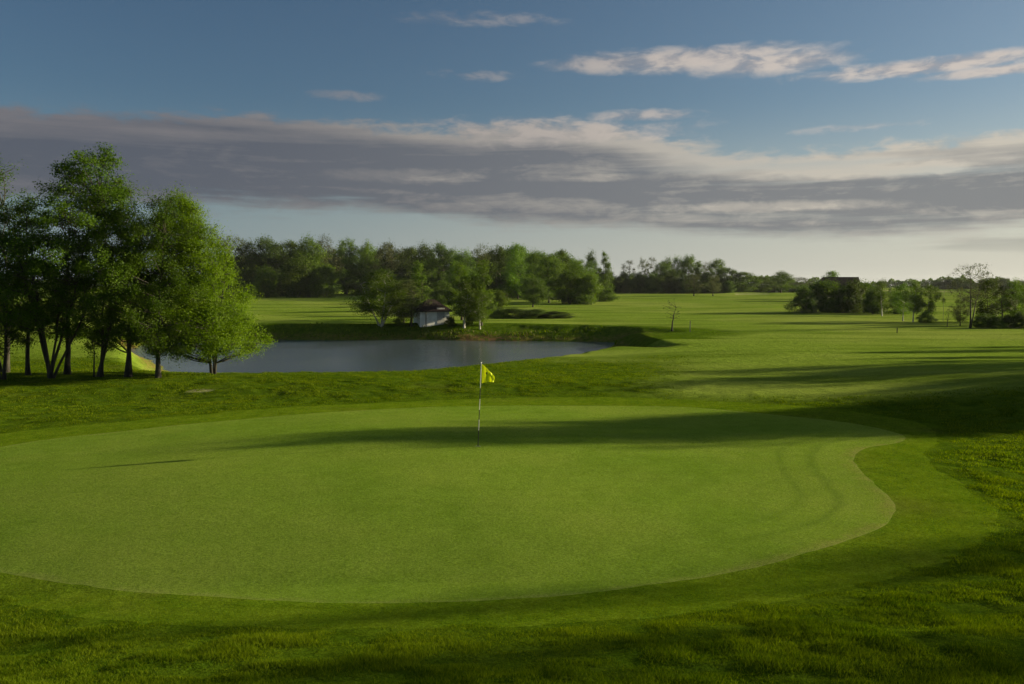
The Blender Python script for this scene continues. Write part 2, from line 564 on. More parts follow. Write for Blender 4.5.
def build_ground():
    xs = spacing(-3200, 3200, -18, 20, .15, 1.022)
    ys1 = np.arange(4, 38, .15)
    s, y, up = .15, ys1[-1], []
    while y < 3600:
        s = min(s * 1.02, .38) if y < 82 else s * 1.03
        y += s
        up.append(y)
    dn, s, y = [], .15, 4
    while y > -400:
        s *= 1.12
        y -= s
        dn.append(y)
    ys = np.array(dn[::-1] + list(ys1) + up)
    X, Y = np.meshgrid(xs, ys)
    Z = full_height(X, Y)
    nx, ny = len(xs), len(ys)
    V = np.stack([X, Y, Z], -1).reshape(-1, 3)
    i = (np.arange(ny - 1)[:, None] * nx + np.arange(nx - 1)[None, :]).ravel()
    Q = np.stack([i, i + 1, i + nx + 1, i + nx], -1)
    print('ground verts', len(V))
    g = np.full(len(V), 50.0)
    a = np.full(len(V), 50.0)
    m = (np.abs(V[:, 0]) < 24) & (V[:, 1] > 3) & (V[:, 1] < 40)
    g[m] = sdf(GREEN, V[m, 0], V[m, 1]) + .03 * fbm(V[m, 0] / .35, V[m, 1] / .35, 91, 2)
    a[m] = sdf(APRON, V[m, 0], V[m, 1]) + .14 * fbm(V[m, 0] / .5, V[m, 1] / .5, 92, 3)

    def split(V, vals, quads, ngons, f):
        """cut the faces along f = 0; returns V, vals, (inside quads, ngons), (outside quads, ngons)"""
        c = f[quads] < 0
        inn, outq = quads[c.all(1)], quads[~c.any(1)]
        mix = [list(q) for q in quads[c.any(1) & ~c.all(1)]] + ngons
        newv, newvals, cache = [], [], {}
        base = len(V)
        ing, outg = [], []
        for q in mix:
            A, B = [], []
            for k in range(len(q)):
                p, n = int(q[k]), int(q[(k + 1) % len(q)])
                fp = f[p]
                (A if fp < 0 else B).append(p)
                if (fp < 0) != (f[n] < 0):
                    key = (min(p, n), max(p, n))
                    if key not in cache:
                        u, w = key
                        t = f[u] / (f[u] - f[w])
                        cache[key] = base + len(newv)
                        newv.append(V[u] * (1 - t) + V[w] * t)
                        newvals.append(vals[u] * (1 - t) + vals[w] * t)
                    A.append(cache[key])
                    B.append(cache[key])
            if len(A) > 2:
                ing.append(A)
            if len(B) > 2:
                outg.append(B)
        if newv:
            V = np.concatenate([V, np.array(newv)])
            vals = np.concatenate([vals, np.array(newvals)])
        return V, vals, (inn, ing), (outq, outg)

    vals = np.stack([g, a], 1)
    V, vals, gin, gout = split(V, vals, Q, [], g)
    f2 = vals[:, 1].copy()
    f2[len(g):] = np.minimum(f2[len(g):], -1e-3)
    V, vals, ain, aout = split(V, vals, gout[0], gout[1], f2)

    def emit(name, quads, ngons, m):
        tri = []
        for p in ngons:
            for k in range(1, len(p) - 1):
                tri.append((p[0], p[k], p[k + 1]))
        tri = np.array(tri, int).reshape(-1, 3)
        used = np.unique(np.concatenate([quads.ravel(), tri.ravel()]))
        rem = np.full(len(V), -1)
        rem[used] = np.arange(len(used))
        me = mesh_np(name, V[used], quads=rem[quads], tris=rem[tri], mats=[m], smooth=True)
        o = link(name, me, kind='structure')
        return o, me, used

    o, me, u = emit('putting_green', gin[0], gin[1], M_GREEN)
    attr(me, 'edge', vals[u, 0])
    o['label'] = 'smooth closely mown golf putting green'
    o, me, u = emit('green_apron', ain[0], ain[1], M_APRON)
    o, me, u = emit('ground', aout[0], aout[1], M_GROUND)
    P = V[u]
    x, y = P[:, 0], P[:, 1]
    rough = np.zeros(len(P))
    nearrough = 1.0
    fair = fair_mask(x, y)
    rough = np.clip(nearrough * (1 - fair), 0, 1)
    s = np.full(len(P), 40.0)
    mm = (x > -60) & (x < 30) & (y > 30) & (y < 95)
    s[mm] = sdf(POND, x[mm], y[mm])
    rough = np.maximum(rough, (1 - sst(5, 9, s + fbm(x / 2, y / 2, 43, 2))) * (y > 60))
    rough = np.maximum(rough, sst(20, 50, np.abs(x) - y * .42) * sst(100, 140, y) * .7)
    attr(me, 'rough', rough)
    mud = (1 - sst(.3, 1.5, np.abs(s - .4))) * np.maximum(np.exp(-((x + 2.5) / 5.0) ** 2) * (y > 60), (x < -19) * (y < 68) * .75)
    mud = np.maximum(mud, .35 * (1 - sst(.2, .8, np.abs(s - .3))))
    attr(me, 'mud', mud)
    sand = np.zeros(len(P))
    for bx, by, rx, ry, dep in BUNK:
        sand = np.maximum(sand, 1 - sst(.8, 1.0, ((x - bx) / rx) ** 2 + ((y - by) / ry) ** 2))
    for qx, qy, rx, ry in ((199, 391.5, 16, .7), (905, 291, 30, 1.0)):
        w = march(qx, qy)
        rr = rx * w[1] / F
        sand = np.maximum(sand, .55 * (1 - sst(.3, 1.0, ((x - w[0]) / rr) ** 2 + ((y - w[1]) / (ry * w[1] ** 2 / (F * CAMZ) + .2)) ** 2 + .5 * fbm(x * 2, y * 3, 77, 3))))
    attr(me, 'sand', sand)


build_ground()

# pond surface (its rim lies under the bank)
xx = np.array([-45.0, 11.5])
me = mesh_np('pond_water', [(-45, 36, WL), (15.5, 36, WL), (15.5, 84, WL), (-45, 84, WL)], quads=[(0, 1, 2, 3)], mats=[water_material()])
link('pond_water', me, kind='structure')


# ------------------------------------------------------------------ grass blades
def blades(name, x, y, h, w, lean, material, label, seed, width_var=.5):
    rng = np.random.default_rng(seed)
    n = len(x)
    z = full_height(x, y) - .006
    ang = rng.uniform(0, 2 * np.pi, n)
    ux, uy = np.cos(ang), np.sin(ang)
    la = rng.uniform(0, 2 * np.pi, n)
    ld = h * lean * rng.uniform(.2, 1.2, n)
    ww = w * rng.uniform(1 - width_var, 1 + width_var, n) / 2
    B = np.stack([x, y, z], 1)
    S = np.stack([ux * ww, uy * ww, 0 * ww], 1)
    D = np.stack([np.cos(la) * ld, np.sin(la) * ld, h], 1)
    Mid = B + D * np.array([.35, .35, .55])
    V = np.empty((n, 5, 3))
    V[:, 0], V[:, 1] = B - S, B + S
    V[:, 2], V[:, 3] = Mid + S * .75, Mid - S * .75
    V[:, 4] = B + D
    i = np.arange(n)[:, None] * 5
    me = mesh_np(name, V.reshape(-1, 3), quads=i + np.array([[0, 1, 2, 3]]), tris=i + np.array([[3, 2, 4]]), mats=[material])
    tone = np.clip(rng.normal(.45, .38, n) + .45 * fbm(x / .8, y / .8, seed + 5, 3), 0, 1)
    attr(me, 'tone', np.repeat(tone, 5))
    return link(name, me, kind='stuff', label=label, category='grass')


def scatter(rng, x0, x1, y0, y1, dens):
    n = int((x1 - x0) * (y1 - y0) * dens)
    return rng.uniform(x0, x1, n), rng.uniform(y0, y1, n)


def in_view(x, y, mrg=1.6):
    return np.abs(x) < 0.66 * y + mrg


def rough_grass():
    rng = np.random.default_rng(7)
    XS, YS, HS, WS = [], [], [], []
    for (y0, y1, dens, hh, wd) in ((4.6, 8.5, 7500, .034, .0042), (8.5, 12, 4600, .036, .0055), (12, 17, 2000, .038, .0085), (17, 25, 900, .040, .013), (25, 34, 480, .036, .020), (34, 47, 220, .036, .030)):
        xm = .66 * y1 + 1.6
        x, y = scatter(rng, -xm, xm, y0, y1, dens)
        k = in_view(x, y)
        x, y = x[k], y[k]
        a = sdf(APRON, x, y)
        fair = fair_mask(x, y)
        clump = fbm(x / .55, y / .5, 21, 3)
        keep = (a + .30 * fbm(x / .3, y / .3, 93, 2) > 0.0) & (rng.uniform(0, 1, len(x)) < np.clip(.86 + .8 * clump, .3, 1)) & (rng.uniform(0, 1, len(x)) > fair * 1.3)
        x, y, a, clump = x[keep], y[keep], a[keep], clump[keep]
        if y1 > 36:
            s = sdf(POND, x, y)
            k = s > 2
            x, y, a, clump = x[k], y[k], a[k], clump[k]
        h = hh * (1 + 1.5 * clump) * rng.uniform(.5, 1.25, len(x)) * (.5 + .5 * sst(0, .5, a))
        XS.append(x); YS.append(y); HS.append(np.clip(h, .012, .13)); WS.append(np.full(len(x), wd))
    x, y, h, w = map(np.concatenate, (XS, YS, HS, WS))
    print('rough blades', len(x))
    blades('rough_grass', x, y, h, w, .8, M_BLADE, 'uncut rough grass round the putting green', 3)


def apron_grass():
    rng = np.random.default_rng(8)
    XS, YS, HS, WS = [], [], [], []
    for (y0, y1, dens, hh, wd) in ((7.5, 11, 4200, .016, .005), (11, 15, 2200, .016, .008), (15, 22, 1000, .017, .013), (22, 30, 500, .018, .02)):
        xm = .66 * y1 + 1.6
        x, y = scatter(rng, -xm, xm, y0, y1, dens)
        k = in_view(x, y)
        x, y = x[k], y[k]
        a = sdf(APRON, x, y)
        g = sdf(GREEN, x, y)
        k = (a < .03) & (g > 0)
        x, y, g = x[k], y[k], g[k]
        XS.append(x); YS.append(y); HS.append(hh * rng.uniform(.5, 1.3, len(x)) * (.5 + .5 * sst(0, .3, g))); WS.append(np.full(len(x), wd))
    x, y, h, w = map(np.concatenate, (XS, YS, HS, WS))
    print('apron blades', len(x))
    blades('apron_grass', x, y, h, w, .7, M_BLADEA, 'short grass on the apron of the green', 4)


def green_grass():
    rng = np.random.default_rng(9)
    XS, YS, HS, WS = [], [], [], []
    for (y0, y1, dens, hh, wd) in ((9, 13, 3000, .008, .006), (13, 18, 1400, .009, .009), (18, 24, 600, .010, .014), (24, 30, 350, .011, .02)):
        xm = .66 * y1 + 1
        x, y = scatter(rng, -xm, xm, y0, y1, dens)
        k = in_view(x, y, .8)
        x, y = x[k], y[k]
        k = sdf(GREEN, x, y) < -.02
        x, y = x[k], y[k]
        XS.append(x); YS.append(y); HS.append(hh * rng.uniform(.5, 1.3, len(x))); WS.append(np.full(len(x), wd))
    x, y, h, w = map(np.concatenate, (XS, YS, HS, WS))
    print('green blades', len(x))
    blades('green_grass', x, y, h + .006, w, .9, M_BLADEG, 'very short mown grass of the putting green', 6)


rough_grass()
apron_grass()
green_grass()


# ------------------------------------------------------------------ trees
def leaf_quads(C, N, size, rng, aspect=.62):
    """one rhombus per centre C with normal about N"""
    n = len(C)
    N = N / (np.linalg.norm(N, axis=1)[:, None] + 1e-9)
    A = np.cross(N, rng.normal(size=(n, 3)))
    A /= np.linalg.norm(A, axis=1)[:, None] + 1e-9
    B = np.cross(N, A)
    s = (size * rng.uniform(.55, 1.25, n))[:, None]
    V = np.empty((n, 4, 3))
    V[:, 0] = C + A * s * .5
    V[:, 1] = C + B * s * .5 * aspect + N * s * .08
    V[:, 2] = C - A * s * .5
    V[:, 3] = C - B * s * .5 * aspect + N * s * .08
    return V.reshape(-1, 3)


PROFILES = {
    'round': lambda t: np.sqrt(np.clip(1 - (2 * t - 1) ** 2, 0, 1)),
    'oval': lambda t: np.clip(np.sin(np.pi * np.clip(t, 0, 1) ** .8), 0, 1) ** .75,
    'pointy': lambda t: np.clip(1.25 * (1 - t) ** .75 * np.clip(t * 5, 0, 1) ** .5, 0, 1),
    'dome': lambda t: np.clip(1 - t ** 2.2, 0, 1) ** .6 * np.clip(.55 + t * 1.6, 0, 1),
    'skirt': lambda t: np.clip(1 - t ** 1.6, 0, 1) ** .8 * np.clip(.72 + t * 2, 0, 1),
    'vase': lambda t: np.clip(.35 + 1.0 * t, 0, 1) * np.sqrt(np.clip(1 - np.clip((t - .55) / .45, 0, 1) ** 2, 0, 1)),
}


def make_tree(seed, H=1.0, W=.8, cb=.12, shape='round', clumps=40, leaves=9000, leaf=.02, crad=.14, stems=1, spread=.1, lean=(0, 0),
              trunk_r=.022, nsub=7, dens_shell=.5, twigs=True, side=5, cshift=(0, 0), droop=0.0, updir=.4, limb_r=.35, sdx=None, lobe=.16):
    rng = np.random.default_rng(seed)
    prof = PROFILES[shape]
    TV, TQ, nb = [], [], 0

    def addtube(P, r, n=side):
        nonlocal nb
        V, Q = tube_np(P, r, n)
        TV.append(V)
        TQ.append(Q + nb)
        nb += len(V)

    # clump centres
    C = []
    tries = 0
    ph = rng.uniform(0, 6.28, 3)
    while len(C) < clumps and tries < 60000:
        tries += 1
        t = rng.uniform(0.02, .97)
        a = rng.uniform(0, 2 * np.pi)
        lob = 1 + lobe * math.sin(2 * a + ph[0] + 5 * t) + .75 * lobe * math.sin(3 * a + ph[1] - 7 * t)
        R0 = float(prof(np.array(t))) * W / 2 * lob
        rr = R0 * rng.uniform(0, 1) ** dens_shell
        z = H * (cb + (1 - cb) * t)
        rmin = max(0, 1)
        c = np.array([rr * math.cos(a) + cshift[0] * W * t + lean[0] * z, rr * math.sin(a) + cshift[1] * W * t + lean[1] * z, z])
        if C and min(np.linalg.norm((c - q) * np.array([1 / W, 1 / W, 1 / H])) for q in C) < .62 / (clumps ** (1 / 3)) * .55 * (1 - tries / 60000):
            continue
        if R0 < .01 * W:
            continue
        C.append(c)
    C = np.array(C)
    # stems
    S = []
    for k in range(stems):
        a = 2 * np.pi * k / max(stems, 1) + rng.uniform(-.5, .5)
        sp = spread * W * (1 if stems > 1 else .4)
        if sdx is not None:
            tx, ty = sdx[k][0], sdx[k][1]
        else:
            tx, ty = math.cos(a) * sp, math.sin(a) * sp
        hh = H * rng.uniform(.66, .80)
        n = 12
        tt = np.linspace(0, 1, n)
        wob = np.cumsum(rng.normal(0, .010 * H, (n, 2)), 0) * tt[:, None]
        base = np.array([math.cos(a), math.sin(a)]) * trunk_r * H * (0.8 if stems > 1 else 0)
        P = np.stack([base[0] + tx * tt ** .9 + lean[0] * hh * tt + wob[:, 0], base[1] + ty * tt ** .9 + lean[1] * hh * tt + wob[:, 1], hh * tt - .03 * H * (tt == 0)], 1)
        r0 = trunk_r * H * (1.0 if stems == 1 else rng.uniform(.6, .9))
        rad = r0 * (1 - .88 * tt) ** 1.0
        rad[0] *= 1.45
        addtube(P, rad, side + 2)
        S.append((P, rad))
    for c in C:
        best, bi = None, None
        for P, rad in S:
            dz = c[2] - P[:, 2]
            dist = np.linalg.norm(P - c, axis=1)
            cost = dist + 2.0 * np.clip(.25 * dist - dz, 0, 9) + (P[:, 2] < .5 * cb * H) * 5
            j = int(np.argmin(cost))
            if best is None or cost[j] < best:
                best, bi = cost[j], (P, rad, j)
        P, rad, j = bi
        p0 = P[j]
        mid = (p0 + c) / 2 + np.array([0, 0, -.06 * np.linalg.norm(c - p0)]) + rng.normal(0, .02 * H, 3)
        t = np.linspace(0, 1, 6)[:, None]
        B = (1 - t) ** 2 * p0 + 2 * t * (1 - t) * mid + t * t * c
        r = np.linspace(max(rad[j] * .55, .002 * H) * 1.0, .0012 * H, 6)
        r = np.minimum(r, limb_r * trunk_r * H)
        addtube(B, r, side)
    # sub clumps and leaves
    LC, LN, LT = [], [], []
    per = max(1, leaves // (len(C) * nsub))
    for c in C:
        rc = crad * W * rng.uniform(.7, 1.3)
        tone0 = rng.uniform(.2, .8)
        for s in range(nsub):
            d = rng.normal(size=3)
            d /= np.linalg.norm(d)
            d[2] = d[2] * .75 + .15 - droop
            sc = c + d * rc * rng.uniform(.35, 1.0)
            if twigs:
                tt = np.linspace(0, 1, 3)[:, None]
                addtube(c + (sc - c) * tt + np.array([0, 0, .02 * rc]) * tt, np.linspace(.0014 * H, .0006 * H, 3), 3)
            m = int(per * rng.uniform(.5, 1.5))
            off = rng.normal(size=(m, 3)) * rc * np.array([.40, .40, .34 + .3 * droop]) * rng.uniform(.7, 1.2)
            LC.append(sc + off)
            outw = (sc - np.array([cshift[0] * W * .5 + lean[0] * H * .5, cshift[1] * W * .5 + lean[1] * H * .5, H * (cb + .35 * (1 - cb))]))
            outw = outw / (np.linalg.norm(outw) + 1e-6)
            nn = rng.normal(size=(m, 3)) * .75 + outw * .75 + off / rc * .7 + np.array([0, 0, updir])
            LN.append(nn)
            LT.append(np.clip(tone0 + rng.normal(0, .18, m), 0, 1))
    LC, LN, LT = np.concatenate(LC), np.concatenate(LN), np.concatenate(LT)
    V = leaf_quads(LC, LN, leaf * H, rng)
    Q = np.arange(len(V)).reshape(-1, 4)
    crown = mesh_np('crown', V, quads=Q)
    attr(crown, 'tone', np.repeat(LT, 4))
    trunk = mesh_np('trunk', np.concatenate(TV), quads=np.concatenate(TQ), smooth=True)
    return trunk, crown, V


def with_mat(me, m, name=None):
    me.materials.clear()
    me.materials.append(m)
    return me


# templates, one unit tall
TEMPL = {}


def template(key, n, barkm, leafm, **kw):
    out = []
    for k in range(n):
        t, c, V = make_tree(100 + 31 * len(TEMPL) + 7 * k, **kw)
        with_mat(t, barkm)
        with_mat(c, leafm)
        co = V.copy()
        w = np.percentile(co[:, 0], 98) - np.percentile(co[:, 0], 2)
        h = np.percentile(co[:, 2], 99.7)
        out.append((t, c, w, h))
    TEMPL[key] = out


template('round', 3, M_BARK, M_LEAF, W=.85, cb=.10, shape='oval', clumps=58, leaves=16150, leaf=0.0248, crad=.13)
template('dark', 2, M_BARK, M_LEAFD, W=.80, cb=.12, shape='round', clumps=56, leaves=16150, leaf=0.0248, crad=.13)
template('bright', 2, M_BARK, M_LEAFS, W=.80, cb=.08, shape='oval', clumps=56, leaves=15300, leaf=0.0248, crad=.12)
template('olive', 2, M_BARK, M_LEAFO, W=.85, cb=.16, shape='oval', clumps=48, leaves=8840, leaf=0.0224, crad=.12)
template('pointy', 2, M_BARK, M_LEAF, W=.50, cb=.10, shape='pointy', clumps=34, leaves=11050, leaf=0.0224, crad=.16)
template('spire', 1, M_BARK, M_LEAFS, W=.48, cb=.08, shape='pointy', clumps=34, leaves=11900, leaf=0.0224, crad=.15)
template('sparse', 2, M_BARK, M_LEAFO, W=.60, cb=.25, shape='oval', clumps=34, leaves=3120, leaf=0.0212, crad=.12)
template('birch', 2, M_BIRCH, M_LEAFS, W=.70, cb=.26, shape='oval', clumps=36, leaves=11050, leaf=0.0212, crad=.13, trunk_r=.020, droop=.35, stems=1)
template('twostem', 1, M_BIRCH, M_LEAF, W=.95, cb=.22, shape='dome', clumps=44, leaves=16150, leaf=0.0224, crad=.12, trunk_r=.022, droop=.3, stems=3, spread=.30)
template('shrub', 2, M_BARK, M_LEAF, W=1.15, cb=.0, shape='dome', clumps=44, leaves=13600, leaf=0.0425, crad=.14, stems=4, spread=.3, trunk_r=.012)
template('brightshrub', 1, M_BARK, M_LEAFS, W=1.0, cb=.0, shape='dome', clumps=44, leaves=15300, leaf=0.0401, crad=.13, stems=4, spread=.3, trunk_r=.012)
template('darkshrub', 2, M_BARK, M_LEAFD, W=1.2, cb=.0, shape='dome', clumps=44, leaves=15300, leaf=0.0425, crad=.14, stems=4, spread=.3, trunk_r=.012)
template('umbrella', 1, M_BARK, M_LEAFO, W=.80, cb=.42, shape='vase', clumps=60, leaves=3120, leaf=0.0165, crad=.07, trunk_r=.017, stems=2, spread=.25, dens_shell=.6)
template('bare', 1, M_BARKN, M_LEAFD, W=.42, cb=.35, shape='oval', clumps=30, leaves=288, leaf=0.0260, crad=.09, trunk_r=.019)

_cnt = {}


def place_tree(kind, px, by, top, width, label, name=None, cat='tree', group=None, d=None, v=None, part_names=('trunk', 'crown'), squash=None):
    """px: column, by: row of the base (or d: distance), top: row of the top, width in px"""
    if d is None:
        x, y, z = march(px, by, full_height)
    else:
        kx, _ = ray(px, 290)
        x, y = kx * d, d
        z = float(full_height(np.array([x]), np.array([y]))[0])
    _, kz = ray(px, top)
    Hh = CAMZ + kz * y - z
    lst = TEMPL[kind]
    k = _cnt.get(kind, 0)
    _cnt[kind] = k + 1
    t, c, w, h = lst[(k if v is None else v) % len(lst)]
    sz = Hh / h
    sx = (width / F * y) / w
    name = name or ('shrub' if 'shrub' in kind else 'tree')
    rz = (k * 2.399 + px * .37) % 6.283
    o = thing(name, (x, y, z - .03), label, cat, group, rz, (sx, sx, sz))
    link(part_names[0], t, o)
    link(part_names[1], c, o)
    return o


# wood behind the meadow and the pond: kind, px, base row or None, top, width, distance, label
G_WOOD = 'trees of the wood behind the meadow and pond'
WOOD_D = 'tall broadleaf tree deep in the dark wood behind the meadow and pond'
wood_front = [
    ('olive', 230, 235, 34, 236, 'thin brownish tree closing the wood beside the near trees'),
    ('round', 247, 240, 34, 232, 'dark rounded tree at the left end of the wood, above the near tree\'s sunlit edge'),
    ('dark', 269, 237, 36, 230, 'dark peaked tree rising over the left part of the far wood'),
    ('round', 291, 241, 32, 236, 'mid green tree between two taller peaks in the left part of the wood'),
    ('round', 310, 236, 32, 232, 'tall dense green tree just left of the pale leafing tree in the wood'),
    ('olive', 325, 235, 30, 238, 'pale olive half leafed tree standing tall in the left part of the wood'),
    ('dark', 347, 239, 26, 250, 'dark flat topped tree right of the gap in the far wood'),
    ('round', 368, 241, 24, 252, 'narrow oval tree rising over the wood behind the waterside trees'),
    ('olive', 390, 242, 34, 246, 'wide bare branched olive tree in the wood behind the waterside trees'),
    ('round', 411, 247, 24, 240, 'lower green tree in a dip of the wood line left of the shed'),
    ('round', 425, 243, 26, 215, 'tall green tree in the wood straight behind the white shed'),
    ('dark', 443, 243, 28, 210, 'tall dark tree in the wood just right of the shed roof'),
    ('round', 464, 249, 28, 200, 'broad green tree in the wood above the white birch trunk'),
    ('olive', 482, 244, 30, 215, 'hazy olive topped tree in the middle of the wood'),
    ('dark', 500, 246, 28, 205, 'dark tree with a blunt top in the middle of the wood'),
    ('round', 518, 244, 28, 195, 'tallest dark green tree in the right half of the wood'),
    ('round', 535, 250, 26, 185, 'green tree standing behind the dark round tree on the meadow edge'),
    ('bright', 549, 254, 34, 165, 'tall bright yellow green tree at the front right of the wood'),
    ('pointy', 563, 250, 26, 172, 'pointed dark green tree to the right of the bright front tree'),
    ('round', 577, 260, 24, 168, 'mid green tree stepping down towards the right end of the wood'),
]
for kind, px, top, w, d, lab in wood_front:
    place_tree(kind, px, None, top, w, lab, d=d, group=G_WOOD)
rng = random.Random(5)
# second row, dark mass behind
for i in range(27):
    px = 226 + i * 13.4 + rng.uniform(-3, 3)
    top = 247 + rng.uniform(0, 9) + max(0, (px - 555)) * .35
    place_tree(['dark', 'round'][i % 2], px, None, top, 36, WOOD_D, d=262 - max(0, px - 400) * .25, group='trees deep in the wood')
# undergrowth row in front of the trunks
G_UND = 'bushes along the foot of the wood'
for i in range(19):
    px = 232 + i * 18.5 + rng.uniform(-4, 4)
    d = (226 if px < 340 else 236) - max(0, px - 400) * .30
    if 338 < px < 352:
        continue
    place_tree('darkshrub', px, None, 272 + rng.uniform(-5, 5) + max(0, px - 520) * .10, 30, 'dark bush in the shade at the foot of the wood', cat='bush', d=d, group=G_UND, part_names=('stem', 'foliage'))
for kind, px, top, w, d, lab in [
        ('shrub', 266, 266, 26, 216, 'dull green bush at the wood edge, leftmost of the lit bushes by the meadow'),
        ('shrub', 298, 256, 30, 215, 'tall green bush on the meadow edge between two bushes'),
        ('brightshrub', 325, 264, 26, 212, 'round bright green bush at the right end of the bush row on the meadow'),
        ('shrub', 309, 272, 20, 212, 'low green bush tucked against the round bright bush'),
        ('brightshrub', 588, 274, 24, 158, 'yellowish bush closing the right end of the wood'),
        ('shrub', 570, 268, 28, 160, 'dull green bush in front of the right end of the wood'),
        ('shrub', 604, 288, 26, 175, 'very low bush trailing off right of the wood end')]:
    place_tree(kind, px, None, top, w, lab, cat='bush', d=d, part_names=('stem', 'foliage'), group='bushes at the edge of the wood')

# pond side group
for kind, px, by, top, w, lab, nm in [
        ('twostem', 381, 326, 269, 50, 'spreading pale trunked tree on the pond bank left of the shed', 'tree'),
        ('round', 404, 322, 281, 34, 'low dark green tree between the pale trunked tree and the shed', 'tree'),
        ('spire', 421, 319, 261, 22, 'narrow bright tree poking up behind the shed roof', 'tree'),
        ('olive', 411, 326, 279, 44, 'brownish leafed tree standing over the front of the white shed', 'tree'),
        ('spire', 462, 320, 263, 24, 'leaning bright spiky tree just right of the shed roof', 'tree'),
        ('birch', 464, 328, 279, 34, 'birch with a white trunk on the bank right of the shed', 'birch_tree'),
        ('spire', 481, 325, 260, 27, 'tall bright yellow green tree on the bank, right of the white birch', 'tree'),
        ('birch', 480, 329, 290, 22, 'small birch with a short trunk right of the white trunked birch', 'birch_tree'),
        ('dark', 533, 307, 277, 26, 'small round dark tree alone on the meadow before the wood', 'tree')]:
    place_tree(kind, px, by, top, w, lab, name=nm, group='trees on the far pond bank' if px < 500 else None)
for px, by, top, w, lab in [(396, 311, 284, 24, 'dark tree on the meadow behind the low tree left of the shed'), (418, 316, 288, 22, 'dark tree on the meadow straight behind the shed'),
                            (404, 301, 280, 26, 'dark tree farther up the meadow between the bank trees and the wood'), (440, 306, 280, 24, 'tree on the meadow behind the right half of the shed')]:
    place_tree('dark', px, by, top, w, lab, group='trees on the meadow behind the shed')
for kind, px, by, top, w, lab in [
        ('brightshrub', 497, 315, 290, 22, 'bright rounded bush right of the tall bright bank tree'),
        ('darkshrub', 450, 326, 316, 12, 'small dark bush against the right wall of the shed'),
        ('darkshrub', 470, 325, 313, 12, 'small dark bush between the two birch trunks'),
        ('darkshrub', 398, 325, 318, 12, 'small dark bush left of the shed'),
        ('darkshrub', 369, 311, 303, 18, 'low dark bush far behind the pale trunked tree'),
        ('brightshrub', 510, 318, 308, 34, 'low spreading bush on the grassy mound right of the pond trees'),
        ('brightshrub', 534, 318, 309, 36, 'low bush in the middle of the grassy mound beyond the pond'),
        ('brightshrub', 556, 318, 311, 26, 'low bush at the right end of the grassy mound beyond the pond')]:
    place_tree(kind, px, by, top, w, lab, cat='bush', group='bushes round the shed and mound', part_names=('stem', 'foliage'))

# far centre
G_FAR = 'trees of the far spinney across the fairway'
for kind, px, top, w, d, lab in [
        ('pointy', 591, 251, 15, 235, 'left one of a pair of tall pointed trees right of the wood'),
        ('pointy', 604, 252, 15, 235, 'right one of a pair of tall pointed trees right of the wood'),
        ('sparse', 628, 260, 15, 275, 'thin see-through tree alone above the low dark hedge'),
        ('sparse', 642, 257, 14, 275, 'left of two pale thin trees above the low dark hedge'),
        ('sparse', 651, 257, 13, 277, 'right of two pale thin trees above the low dark hedge'),
        ('dark', 661, 262, 18, 265, 'dark tree at the left end of the far spinney'),
        ('pointy', 667, 257, 15, 270, 'tall narrow tree near the left end of the far spinney'),
        ('round', 677, 256, 17, 275, 'tall green tree left of the middle of the far spinney'),
        ('bright', 688, 255, 17, 276, 'tallest pale green tree in the middle of the far spinney'),
        ('spire', 697, 261, 14, 270, 'bright narrow tree right of the middle of the far spinney'),
        ('olive', 706, 262, 16, 275, 'greyish thin tree in the far spinney beside the bright narrow one'),
        ('bright', 717, 259, 20, 268, 'sunlit tall tree near the right end of the far spinney'),
        ('dark', 727, 267, 22, 262, 'sloping dark tree at the right end of the far spinney'),
        ('round', 744, 272, 26, 262, 'round topped tree just right of the far spinney'),
        ('round', 761, 276, 26, 270, 'low rounded tree between two rounder trees on the far edge'),
        ('round', 781, 271, 30, 280, 'broad round tree above the far low building'),
        ('olive', 798, 277, 22, 300, 'small hazy tree left of the brown roofed house'),
        ('dark', 672, 270, 22, 262, 'dark low tree filling the foot of the spinney on the left'),
        ('dark', 703, 272, 24, 262, 'dark low tree filling the foot of the spinney in the middle')]:
    place_tree(kind, px, None, top, w, lab, d=d, group=G_FAR)
for px, by, top, w, lab in [(694, 295, 273, 20, 'round greyish tree on a short trunk before the spinney, left of the pair'),
                            (713, 295, 275, 16, 'round greyish tree on a short trunk before the spinney, right of the pair')]:
    place_tree('olive', px, None, top, w, lab, d=225, group=G_FAR)
for i in range(11):
    px = 596 + i * 7.0
    place_tree('darkshrub', px, None, 273 + rng.uniform(-2, 3), 17, 'dark bush in the long low hedge between the pointed pair and the spinney', cat='bush', d=262 + rng.uniform(-4, 4), group='bushes of the far low hedge', part_names=('stem', 'foliage'))
for i in range(8):
    px = 672 + i * 8.0
    place_tree('darkshrub', px, None, 281 + rng.uniform(-2, 2), 16, 'dark bush at the foot of the far spinney', cat='bush', d=256 + rng.uniform(-3, 3), group='bushes under the far spinney', part_names=('stem', 'foliage'))
for i in range(9):
    px = 736 + i * 8.4
    place_tree('darkshrub', px, None, 284 + rng.uniform(-1, 1), 16, 'low dark bush in the far hedge left of the brown roofed house', cat='bush', d=290 + rng.uniform(-5, 5), group='bushes of the far hedge left of the house', part_names=('stem', 'foliage'))

